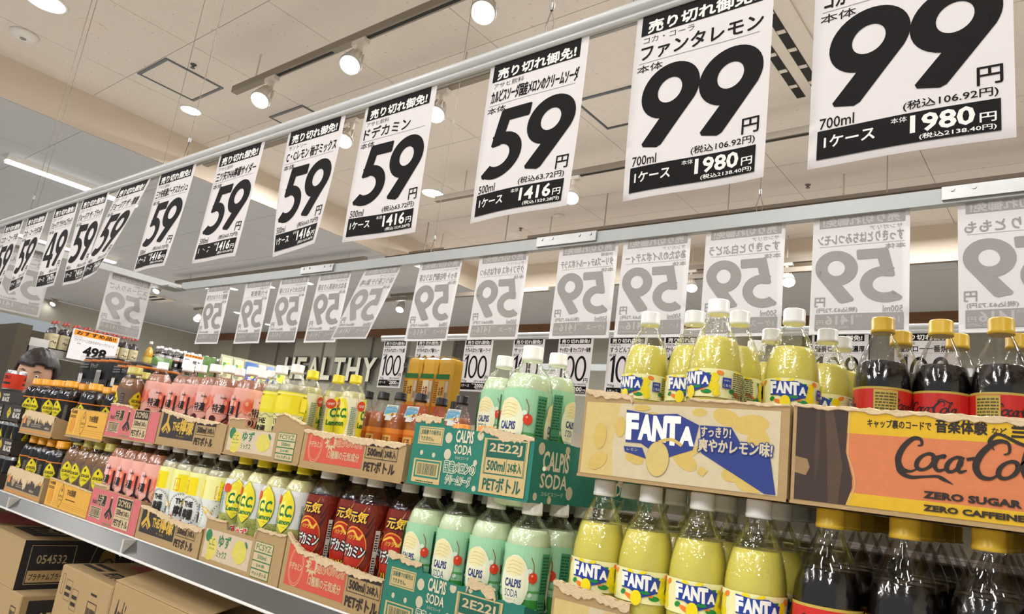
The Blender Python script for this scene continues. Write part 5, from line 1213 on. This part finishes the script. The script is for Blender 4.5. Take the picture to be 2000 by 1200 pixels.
# ------------------------------------------------------------ cartons under the shelf
def f_hole(W, h):
    a = Art(); a.ell(.150, h * .42, .026, .030, (26, 20, 18), 20); a.poly([(.126, h * .36), (.174, h * .36), (.170, h * .22), (.130, h * .22)], (26, 20, 18)); a.frame(.02, h * .72, .034, h * .92, .001, K0); a.frame(.045, h * .68, .082, h * .88, .0008, K0); a.lines(.048, h * .72, .078, h * .85, K0, 2); a.frame(.09, h * .62, .125, h * .82, .0008, K0); a.lines(.093, h * .66, .12, h * .79, K0, 2)
    a.frame(.182, h * .34, .232, h * .78, .002, K0); a.bars(.186, h * .40, .228, h * .72, K0, 18); a.lines(.19, h * .84, .222, h * .88, K0, 1); return a
def f_asahi(W, h):
    a = Art(); a.text('Asahi', .020, h * .55, .070, h * .86, K0, .03, .1); a.frame(.10, h * .5, .15, h * .62, .0008, K0); a.lines(.103, h * .53, .147, h * .59, K0, 1); a.rect(W * .6, h * .2, W * .9, h * .5, (206, 108, 112)); return a
def top_dark(W, D):
    a = Art(); a.rect(W * .1, D * .12, W * .75, D * .5, (44, 38, 34)); a.text('ブラック', W * .2, D * .2, W * .65, D * .42, (206, 184, 144), .02); return a
def top_pink(W, D):
    a = Art(); a.poly([(W * .2, D * .35), (W * .7, D * .3), (W * .8, D * .65), (W * .35, D * .7)], (196, 98, 96)); a.lines(W * .05, D * .1, W * .4, D * .25, K0, 2); a.text('PETボトル', W * .5, D * .08, W * .9, D * .2, K0, .02); return a
def s_054053(D, h):
    a = Art(); a.rect(.02, h * .58, .20, h * .94, (44, 38, 34)); a.text('054053', .05, h * .62, .16, h * .80, (200, 176, 130), .01); a.frame(.02, h * .1, .20, h * .58, .002, K0); a.text('ザ・ブラック', .04, h * .36, .18, h * .52, K0, .02); a.text('440ml×24', .03, h * .12, .18, h * .30, K0, .03); a.rect(.02, h * .33, .20, h * .34, K0); return a
def f_054053(W, h):
    a = Art(); a.frame(W - .06, h * .55, W - .02, h * .85, .003, K0); a.bars(W - .055, h * .6, W - .025, h * .8, K0, 9); a.frame(W - .05, h * .1, W - .02, h * .4, .003, K0); return a
def s_054532(D, h):
    a = Art(); a.rect(0, 0, D, h, (36, 32, 32)); a.frame(.02, h * .1, .14, h * .9, .0016, (180, 160, 120)); a.text('054532', .04, h * .52, .12, h * .70, (180, 160, 120), .01); a.rect(.024, h * .14, .136, h * .38, (190, 160, 110)); a.text('プラチナムブラック', .03, h * .18, .13, h * .32, K0, .02)
    a.stroke([(.17, h * .05), (.20, h * .95)], .0015, (180, 160, 120), False); a.stroke([(.27, h * .6), (.29, h * .95)], .0015, (180, 160, 120), False); a.ell(.235, h * .5, .024, .05, (120, 100, 50), 18); a.stroke([(.215, h * .5), (.24, h * .6), (.255, h * .5)], .006, (44, 38, 34)); a.frame(.31, h * .2, .38, h * .85, .0012, (150, 130, 100)); a.bars(.318, h * .3, .37, h * .75, (150, 130, 100), 14); return a
def s_red(D, h):
    a = Art(); a.rect(0, h * .88, D, h, (170, 60, 44)); a.rect(0, 0, D, h * .10, (170, 60, 44)); a.lines(.05, h * .5, .2, h * .7, K0, 2); a.rect(.24, h * .2, .36, h * .7, (44, 38, 34)); return a
FL = -1.5 + .101
LOWC = [ # x0,x1,y0,y1,ztop,h, args
 ('brown carton marked 054053 in the bottom left corner', -2.66, -2.296, .845, 1.235, -.495, dict(front=f_054053, side=s_054053, top=top_dark)),
 ('black printed carton marked 054532 behind the bottom left carton', -2.66, -2.37, .845, 1.235, -.36, dict(side=s_054532, top=top_dark)),
 ('brown carton with a dark hand hole below the shelf', -2.04, -1.752, .825, 1.215, -.366, dict(front=f_hole, top=top_pink)),
 ('brown carton with small black logo and lifted flap below the shelf', -1.745, -1.36, .825, 1.215, -.352, dict(front=f_asahi, top=top_pink)),
 ('brown carton right of the flap carton, mostly below the photo', -1.35, -.97, .825, 1.215, -.40, dict(front=f_asahi, top=top_pink)),
 ('brown carton poking out in front of the shelf edge at the bottom', -.935, -.68, .56, .80, -.262, dict(top=lambda W, D: (lambda a: (a.text('CALPIS', W * .2, D * .15, W * .7, D * .4, GRN, .03), a)[1])(Art()))),
 ('red edged carton far left under the shelf', -3.5, -2.80, .86, 1.235, -.40, dict(side=s_red, top=top_pink))]
for li, (lb, x0, x1, y0, y1, zt, kw) in enumerate(LOWC):
    if li == 1: carton('carton', lb, x0, x1, y0, y1, -.4945, .1335, **kw); continue
    z = zt; k = 0; floor_z = FL if y0 > .82 else -1.5
    while z - floor_z > .05:
        h = min(.232, z - floor_z - .001) if z - floor_z > .34 else z - floor_z - .0005
        if z - h - floor_z < .06 and z - h - floor_z > .002: h = z - floor_z - .0005
        if k == 0: carton('carton', lb, x0, x1, y0, y1, z - h, h, **kw)
        else: carton('carton', f'plain brown carton {["", "one", "two", "three", "four", "five", "six"][k]} below the {" ".join(lb.split()[:6])}', x0, x1, y0, y1, z - h, h)
        z -= h + .0008; k += 1
# lifted flap on the flap carton
fl = bpy.data.objects
t = [o for o in bpy.data.objects if o.get('label', '').startswith('brown carton with small black logo')][0]
MB().add([(.0, 0, .2325), (.38, 0, .2325), (.36, .10, .252), (.03, .085, .262), (0, .0, .2345), (.38, 0, .2345), (.36, .10, .254), (.03, .085, .264)], [(0, 3, 2, 1), (4, 5, 6, 7), (0, 1, 5, 4), (1, 2, 6, 5), (2, 3, 7, 6), (3, 0, 4, 7)], card()).build('flap', t)

# ------------------------------------------------------------ bottle rack at the end of the shop (faces +X)
RX = -6.0; RZ = .44
rk = thing('bottle_rack', 'tall end rack carrying dark bottles above the shopper', 'rack', (RX - .45, 1.72, -1.5))
om = mat('rack_olive', (74, 66, 50), .5, .2); sil = mat('rack_silver', (170, 168, 164), .25, .7)
MB().box((0, 0, 0), (.47, .09, 2.08), om).build('rack_post', rk); MB().box((0, 2.6, 0), (.45, 2.66, 2.06), om).build('rack_post', rk)
MB().box((.43, .10, 1.2), (.45, .225, 2.00), mat('rack_panel', (200, 200, 196), .5)).build('white_panel', rk)
MB().box((0, .09, 2.03), (.12, .3, 2.08), om).build('rack_top_bar', rk)
MB().box((0, .10, 1.50 + RZ - .03), (.46, 2.6, 1.5 + RZ), sil).build('rack_shelf', rk)
MB().box((.455, .10, 1.50 + RZ - .055), (.475, 2.6, 1.5 + RZ - .005), sil).build('shelf_rail', rk)
MB().box((0, .10, 1.50), (.46, 2.6, 1.53), sil).build('rack_shelf', rk)
MB().box((0, .10, 0), (.06, 2.6, 1.90), mat('rack_back', (150, 146, 134), .6)).build('rack_back', rk)
PW_ = [(.030, 0), (.0345, .005), (.0345, .12), (.032, .132), (.022, .155), (.0135, .17), (.012, .196), (.0135, .197), (.0135, .205)]
def wine_art():
    a = Art(); a.rect(-.106, .01, .106, .118, (206, 196, 160)); 
    for off in (0, -.07, .07):
        a.stroke([(off - .018, .052, .004), (off - .006, .062, .006), (off + .002, .048, .005), (off + .014, .058, .006), (off + .012, .042, .003)], 0, BLK); a.ell(off + .022, .054, .003, .005, (190, 50, 50), 8); a.lines(off - .015, .085, off + .018, .10, (150, 140, 110), 2)
    return a
KINDNAME['wine'] = 'grape_juice_bottle'
bottle_kind('wine', '', PW_, mat('grape_juice', (26, 16, 24), .15, coat=.6), .168, (170, 60, 48), .014, (wine_art(), PW_), capr=.0145)
for i in range(9):
    for j in range(2):
        put('wine', RX - .042 - j * .075, 1.975 + i * .0735, RZ + .0, f'dark grape juice bottle with beige label, {ORD[i]} from left, {"front" if j == 0 else "rear"} row on the end rack', 'grape juice bottles on the end rack', math.pi / 2 + random.uniform(-.1, .1))
PJ = PW_
def juice_art():
    a = Art(); a.rect(-.106, .01, .106, .085, (222, 206, 110)); [a.text('JUICE', o - .012, .04, o + .012, .055, (150, 110, 30), .0) for o in (0, .07, -.07)]; return a
bottle_kind('juice', '', PJ, mat('orange_juice', (236, 180, 30), .2, coat=.5), .17, (222, 214, 190), .012, (juice_art(), PJ), capr=.014)
put('juice', RX - .05, 2.69, RZ, 'orange juice bottle right of the orange topped price sign', 'juice', math.pi / 2)
KINDNAME['dark'] = 'dark_tea_bottle'
PD = [(.026, 0), (.031, .005), (.031, .13), (.029, .145), (.02, .165), (.013, .18), (.0118, .186)]
def dark_art():
    a = Art(); a.rect(-.095, .03, .095, .10, (30, 26, 30)); a.rect(-.095, .10, .095, .128, (206, 200, 206)); a.rect(-.095, .094, .095, .102, (150, 90, 50)); [a.text('珈琲', o - .01, .05, o + .01, .075, WHT, .02) for o in (0, .065, -.065)]; return a
bottle_kind('dark', '', PD, mat('cola', (14, 9, 8), .12, 0, .05, 12, coat=.8, bump=.3, bscale=300), .15, (232, 230, 232), .018, (dark_art(), PD), capr=.0150)
for i in range(9):
    for j in range(2):
        put('dark', RX - .04 - j * .068, 2.78 + i * .0665 - .0, RZ, f'white capped dark coffee bottle, {ORD[i]} from left, {"front" if j == 0 else "rear"} row on the end rack', 'dark coffee bottles on the end rack', math.pi / 2 + random.uniform(-.1, .1))
# price signs on the rack
def sign(name, label, y0, z0, W, Hh, big):
    t = thing(name, label, 'price sign', (RX + .06, y0, z0), math.pi / 2)
    MB().box((0, 0, 0), (W, .003, Hh), mat('sign_card', (232, 228, 232), .4)).build('sign_card', t); a = Art()
    a.rect(W * .03, Hh * .80, W * .97, Hh * .98, (232, 150, 50)); a.text('おすすめ品!!', W * .08, Hh * .83, W * .92, Hh * .96, (50, 30, 26), .04, .1)
    if big:
        a.text('アルプス', W * .04, Hh * .72, W * .22, Hh * .77, BLK, .0); a.text('ワイナリーこだわりのグレープジュース', W * .07, Hh * .60, W * .93, Hh * .71, (60, 56, 60), .0); a.text('本体', W * .14, Hh * .52, W * .22, Hh * .56, BLK, .01)
        a.text('498', W * .30, Hh * .14, W * .80, Hh * .50, BLK, .05); a.text('円', W * .83, Hh * .14, W * .92, Hh * .26, BLK, .02)
    else: a.text('極太', W * .5, Hh * .38, W * .9, Hh * .62, BLK, .02); a.text('138', W * .45, Hh * .06, W * .85, Hh * .32, BLK, .04); a.lines(W * .06, Hh * .6, W * .3, Hh * .7, (90, 86, 90), 1)
    link_mesh('sign_print', a.mesh('sign_print', flat(0, 0, 0), 'paper', e0=.0004), t)
    MB().box((W * .48, .001, -.06), (W * .52, .004, 0), sil).build('sign_stem', t)
sign('price_sign', 'large white price sign with orange header reading 498 on the end rack', 2.06, .395, .335, .225, True)
sign('price_sign', 'small white price sign with orange header beside the dark bottles', 2.93, .49, .17, .12, False)
# leafy green packets and lemon pouches
gm_ = mat('green_packet', (84, 120, 52), .35, 0, .6, 40, bump=.4, bscale=60)
for i, (y, z, s) in enumerate([(2.76, .36, 1.0), (3.155, RZ + .1, .5), (3.21, RZ + .1, .5)]):
    t = thing('snack_packet', ['large rounded green leafy packet behind the peach bottles', 'small green packet right of the small price sign', 'second small green packet right of the small price sign'][i], 'packet', (RX + (.061 if i == 0 else 0.0), y, RZ if i else .37))
    b = MB(); vs = []; fs = []; n = 10
    for a_ in range(n + 1):
        for b_ in range(n + 1):
            u, v = a_ / n, b_ / n; th = .035 * s * (math.sin(math.pi * u) * math.sin(math.pi * v)) ** .6 if 0 < a_ < n and 0 < b_ < n else 0
            for sg in (1, -1): vs.append((sg * th, (u - .5) * .17 * s, v * (.17 if i == 0 else .19)))
    for a_ in range(n):
        for b_ in range(n):
            p = 2 * (a_ * (n + 1) + b_); q = p + 2; r_ = p + 2 * (n + 1); s_ = r_ + 2
            fs += [(p, r_, s_, q), (p + 1, q + 1, s_ + 1, r_ + 1)]
    b.add(vs, fs, gm_).build('packet_body', t, smooth=True)
def pouch(y, w_, lb, blue):
    t = thing('drink_pouch', lb, 'pouch', (RX + .02, y, RZ), math.pi / 2)
    f = glass_mat('pouch_film', (.9, .9, .84), .08, .12, 1.0, 40, body=.45, bodycol=(222, 220, 190)); vs = []; fs = []; n = 8
    for k in range(n + 1):
        z = .235 * k / n; th = .035 * (1 - (k / n) ** 2) + .004
        for q in range(12):
            a_ = 2 * math.pi * q / 12; vs.append((w_ / 2 + w_ / 2 * math.copysign(abs(math.cos(a_)) ** .6, math.cos(a_)), th * math.sin(a_), z))
    for k in range(n):
        for q in range(12): fs.append((12 * k + q, 12 * k + (q + 1) % 12, 12 * k + 12 + (q + 1) % 12, 12 * k + 12 + q))
    fs.append(tuple(range(11, -1, -1))); fs.append(tuple(12 * n + q for q in range(12)))
    MB().add(vs, fs, f).build('pouch_body', t, smooth=True)
    a = Art(); c = (36, 92, 170) if blue else (214, 214, 170)
    a.rect(w_ * .08, .02, w_ * .92, .215, c); a.ell(w_ * .45, .13, w_ * .28, .035, (222, 216, 60), 16); a.ell(w_ * .62, .12, w_ * .16, .05, (240, 226, 60), 14); a.ell(w_ * .3, .15, w_ * .14, .02, (80, 150, 70), 12)
    a.text('茶', w_ * .3, .04, w_ * .6, .085, WHT if blue else (90, 130, 90), .02)
    link_mesh('pouch_print', a.mesh('pouch_print', lambda u, v, n_: (u, -(.037 * (1 - (v / .235) ** 2) + .0045) - n_, v), 'gloss', ystep=.03, e0=.0008), t)
for i, (y, w_, bl) in enumerate([(3.27, .12, False), (3.39, .11, False), (3.50, .14, True), (3.64, .09, False), (3.73, .09, True), (3.82, .13, False)]):
    pouch(y, w_, f'clear lemon tea pouch, {ORD[i]} from left in the pouch row' if not bl else f'blue fronted lemon tea pouch, {ORD[i]} from left in the pouch row', bl)
# chilled cabinet far left with a blue glow
t = thing('chilled_cabinet', 'chilled display cabinet with blue lit shelves at the left edge', 'cabinet', (-8.6, .9, -1.5))
wm = mat('cabinet_grey', (150, 160, 168), .4, .2)
MB().box((0, 0, 0), (.9, 1.6, .3), wm).box((0, 0, .3), (.06, 1.6, 2.3), wm).box((0, 0, 2.12), (.95, 1.6, 2.3), wm).box((0, 0, .3), (.9, .05, 2.12), wm).box((0, 1.55, .3), (.9, 1.6, 2.12), wm).build('cabinet_body', t)
for k, z in enumerate((.8, 1.2, 1.6, 1.9)):
    s_ = MB().box((.06, .05, z), (.7, 1.55, z + .02), mat('cold_shelf', (190, 206, 214), .4)).build('cold_shelf', t)
    MB().box((.66, .06, z - .012), (.70, 1.54, z - .001), mat('blue_led', (130, 200, 250), .5, emit=2.2)).build('shelf_lamp', s_)
    for q in range(12): MB().lathe([(.05, z + .02), (.05, z + .17), (.045, z + .18)], mat('cold_goods', [(60, 130, 180), (200, 210, 220), (90, 160, 190)][q % 3], .4), 12, c=(.5, .14 + q * .12)).build('tub', s_)
# the aisle shelf behind, low and plain, closing the view under the far banners
t = thing('far_gondola', 'grey metal shelf in the far aisle under the 100 yen banners', 'shelf', (-3.5, 3.0, -1.5))
MB().box((0, 0, 0), (4.3, .8, .12), shelf_m).box((0, .38, .12), (4.3, .42, 1.75), mat('back_panel_grey', (150, 140, 122), .6)).build('gondola_body', t)
for z in (.55, .95, 1.35, 1.62): MB().box((0, .02, z), (4.3, .38, z + .02), shelf_m).box((0, .42, z), (4.3, .78, z + .02), shelf_m).build('shelf_board', t)

# ------------------------------------------------------------ shopper behind the gondola end
skin = mat('skin', (206, 160, 130), .55, 0, .04, 20); hairm = mat('dark_hair', (34, 26, 24), .45, 0, .3, 90, bump=.6, bscale=240, stretch=(1, 1, .15)); shirt = mat('dark_jacket', (52, 54, 62), .8, 0, .1, 30); trous = mat('dark_trousers', (40, 40, 46), .8)
px_, py_ = -3.90, 1.25
per = thing('person', 'shopper with short dark hair standing behind the coffee bottles, only the head showing', 'person', (px_, py_, -1.5), .95)
def skinned(name, pts, edges, rad, m, parent, sub=2):
    me = bpy.data.meshes.new(name); me.from_pydata(pts, edges, []); o = bpy.data.objects.new(name, me); C.objects.link(o); o.parent = parent
    a = o.modifiers.new('skin', 'SKIN'); a.use_smooth_shade = True
    for i, r_ in enumerate(rad): me.skin_vertices[0].data[i].radius = (r_, r_) if not isinstance(r_, tuple) else r_
    me.skin_vertices[0].data[0].use_root = True
    b = o.modifiers.new('sub', 'SUBSURF'); b.levels = sub; b.render_levels = sub
    me.materials.append(m); return o
HB = 1.755  # stature
pts = [(0, 0, .95), (0, 0, 1.10), (0, 0, 1.28), (0, .01, 1.42), (0, 0, 1.50), (0, -.01, 1.56)]; rad = [(.15, .11), (.14, .10), (.17, .11), (.13, .09), (.055, .055), (.052, .052)]; ed = [(0, 1), (1, 2), (2, 3), (3, 4), (4, 5)]
for sx in (-1, 1):
    b = len(pts)
    pts += [(sx * .18, .01, 1.40), (sx * .24, .02, 1.12), (sx * .23, -.10, .90), (sx * .225, -.14, .83)]; rad += [.06, .045, .034, .026]; ed += [(3, b), (b, b + 1), (b + 1, b + 2), (b + 2, b + 3)]
    c = len(pts)
    pts += [(sx * .09, 0, .88), (sx * .10, -.01, .50), (sx * .10, .02, .09), (sx * .10, -.12, .04)]; rad += [.09, .062, .042, .035]; ed += [(0, c), (c, c + 1), (c + 1, c + 2), (c + 2, c + 3)]
    h0 = len(pts); pts.append((sx * .222, -.165, .785)); rad.append((.036, .018)); ed.append((b + 3, h0))
    for k, (dx, ln) in enumerate(((-.028, .07), (-.010, .08), (.009, .075), (.027, .06))):
        f0 = len(pts); pts += [(sx * .222 + dx, -.175, .75), (sx * .222 + dx, -.185, .75 - ln * .55), (sx * .222 + dx, -.178, .75 - ln)]; rad += [.009, .0085, .007]; ed += [(h0, f0), (f0, f0 + 1), (f0 + 1, f0 + 2)]
    f0 = len(pts); pts += [(sx * .222 - sx * .040, -.19, .775), (sx * .222 - sx * .05, -.205, .745)]; rad += [.010, .008]; ed += [(h0, f0), (f0, f0 + 1)]
skinned('body', pts, ed, rad, skin, per)
jp = [(0, 0, .86), (0, 0, 1.10), (0, 0, 1.28), (0, .01, 1.42), (0, 0, 1.475)]; jr = [(.17, .13), (.155, .115), (.185, .125), (.145, .105), (.075, .075)]; je = [(0, 1), (1, 2), (2, 3), (3, 4)]
for sx in (-1, 1):
    b = len(jp); jp += [(sx * .18, .01, 1.40), (sx * .24, .02, 1.12), (sx * .232, -.09, .92)]; jr += [.072, .058, .046]; je += [(3, b), (b, b + 1), (b + 1, b + 2)]
skinned('jacket', jp, je, jr, shirt, per)
tp = [(0, 0, .93)]; tr_ = [(.155, .12)]; te = []
for sx in (-1, 1): c = len(tp); tp += [(sx * .09, 0, .86), (sx * .10, -.01, .50), (sx * .10, .02, .10)]; tr_ += [.10, .075, .062]; te += [(0, c), (c, c + 1), (c + 1, c + 2)]
skinned('trousers', tp, te, tr_, trous, per)
# head: a shaped sphere with face
def headmesh():
    bm = bmesh.new(); bmesh.ops.create_uvsphere(bm, u_segments=40, v_segments=28, radius=1)
    for v in bm.verts:
        x, y, z = v.co
        w_ = .076 * (1 - .22 * max(0, -z) ** 1.5); X = x * w_; Y = y * (.096 if y > 0 else .090) * (1 - .12 * max(0, -z)); Z = z * .115
        if y < 0:
            f = -y
            n_ = math.exp(-((x / .14) ** 2 + ((z + .12) / .16) ** 2)); Y -= .018 * n_ * f                       # nose
            for ex in (-.42, .42): Y += .010 * math.exp(-(((x - ex) / .18) ** 2 + ((z - .06) / .11) ** 2)) * f    # eye sockets
            Y -= .006 * math.exp(-((x / .28) ** 2 + ((z + .45) / .07) ** 2)) * f; Y -= .006 * math.exp(-((x / .3) ** 2 + ((z + .82) / .14) ** 2)) * f
            Y -= .004 * math.exp(-((x / .5) ** 2 + ((z - .24) / .08) ** 2)) * f
        v.co = (X, Y, Z)
    me = bpy.data.meshes.new('head'); bm.to_mesh(me); bm.free(); me.materials.append(skin)
    for p in me.polygons: p.use_smooth = True
    return me
hd = link_mesh('head', headmesh(), per, (0, -.015, 1.648)); hd.rotation_euler = (.12, .05, 0)
for sx in (-1, 1):
    MB().lathe([(.001, -.004), (.006, -.003), (.0085, 0), (.006, .003), (.002, .004)], mat('eye_white', (230, 226, 220), .2), 14, ax=Matrix.Translation((sx * .031, -.0775, .007)) @ Matrix.Rotation(math.pi / 2, 4, 'X')).build('eye', hd, smooth=True)
    MB().lathe([(.0042, 0), (.0035, .0012)], mat('iris_dark', (30, 20, 16), .2), 12, ax=Matrix.Translation((sx * .031, -.0812, .007)) @ Matrix.Rotation(math.pi / 2, 4, 'X')).build('iris', hd)
    MB().tube([(sx * .018, -.089, .026), (sx * .032, -.086, .031), (sx * .046, -.078, .027)], [.0022, .003, .0015], hairm, 6).build('eyebrow', hd)
    MB().lathe([(.004, -.004), (.018, -.004), (.021, 0), (.017, .004), (.006, .002)], skin, 16, ax=Matrix.Translation((sx * .078, .004, -.004)) @ Matrix.Rotation(sx * 1.35, 4, 'Y') @ Matrix.Scale(1.45, 4, (1, 0, 0))).build('ear', hd, smooth=True)
MB().tube([(-.022, -.086, -.053), (0, -.0945, -.051), (.022, -.086, -.053)], [.002, .0042, .002], mat('lips', (176, 100, 92), .4), 8).build('mouth', hd, smooth=True)
bm = bmesh.new(); bmesh.ops.create_uvsphere(bm, u_segments=44, v_segments=30, radius=1); rr = random.Random(4)
for v in bm.verts:
    x, y, z = v.co; k = 1 + .03 * math.sin(x * 17 + z * 5) * math.sin(y * 15)
    v.co = (x * .090 * k, y * .108 * k + .008, z * .122 * k + .012)
bmesh.ops.delete(bm, geom=[v for v in bm.verts if (v.co.y < -.030 and v.co.z < .045 + .006 * math.sin(v.co.x * 45)) or v.co.z < -.062 or (abs(v.co.x) > .05 and v.co.z < -.02 and v.co.y < .03)], context='VERTS')
me = bpy.data.meshes.new('hair'); bm.to_mesh(me); bm.free(); me.materials.append(hairm)
for p in me.polygons: p.use_smooth = True
hr = link_mesh('hair', me, per, (0, -.015, 1.650)); hr.rotation_euler = (.12, .05, 0)
so = hr.modifiers.new('thick', 'SOLIDIFY'); so.thickness = .010
shoe = mat('shoe_black', (30, 30, 32), .5)
for sx in (-1, 1): MB().add([(sx * .10 + a * .045, b, c) for a, b, c in ((-1, .09, 0), (1, .09, 0), (1.1, -.12, 0), (.5, -.19, 0), (-.5, -.19, 0), (-1.1, -.12, 0), (-.9, .08, .09), (.9, .08, .09), (.9, -.05, .09), (.5, -.17, .045), (-.5, -.17, .045), (-.9, -.05, .09))],
    [(5, 4, 3, 2, 1, 0), (6, 7, 8, 11), (8, 9, 10, 11), (0, 1, 7, 6), (1, 2, 8, 7), (2, 3, 9, 8), (3, 4, 10, 9), (4, 5, 11, 10), (5, 0, 6, 11)], shoe).build('shoe', per)
# prototypes never placed would sit at the origin
for k, o in BOT.items():
    if k not in used:
        for c in list(o.children): bpy.data.objects.remove(c)
        bpy.data.objects.remove(o)
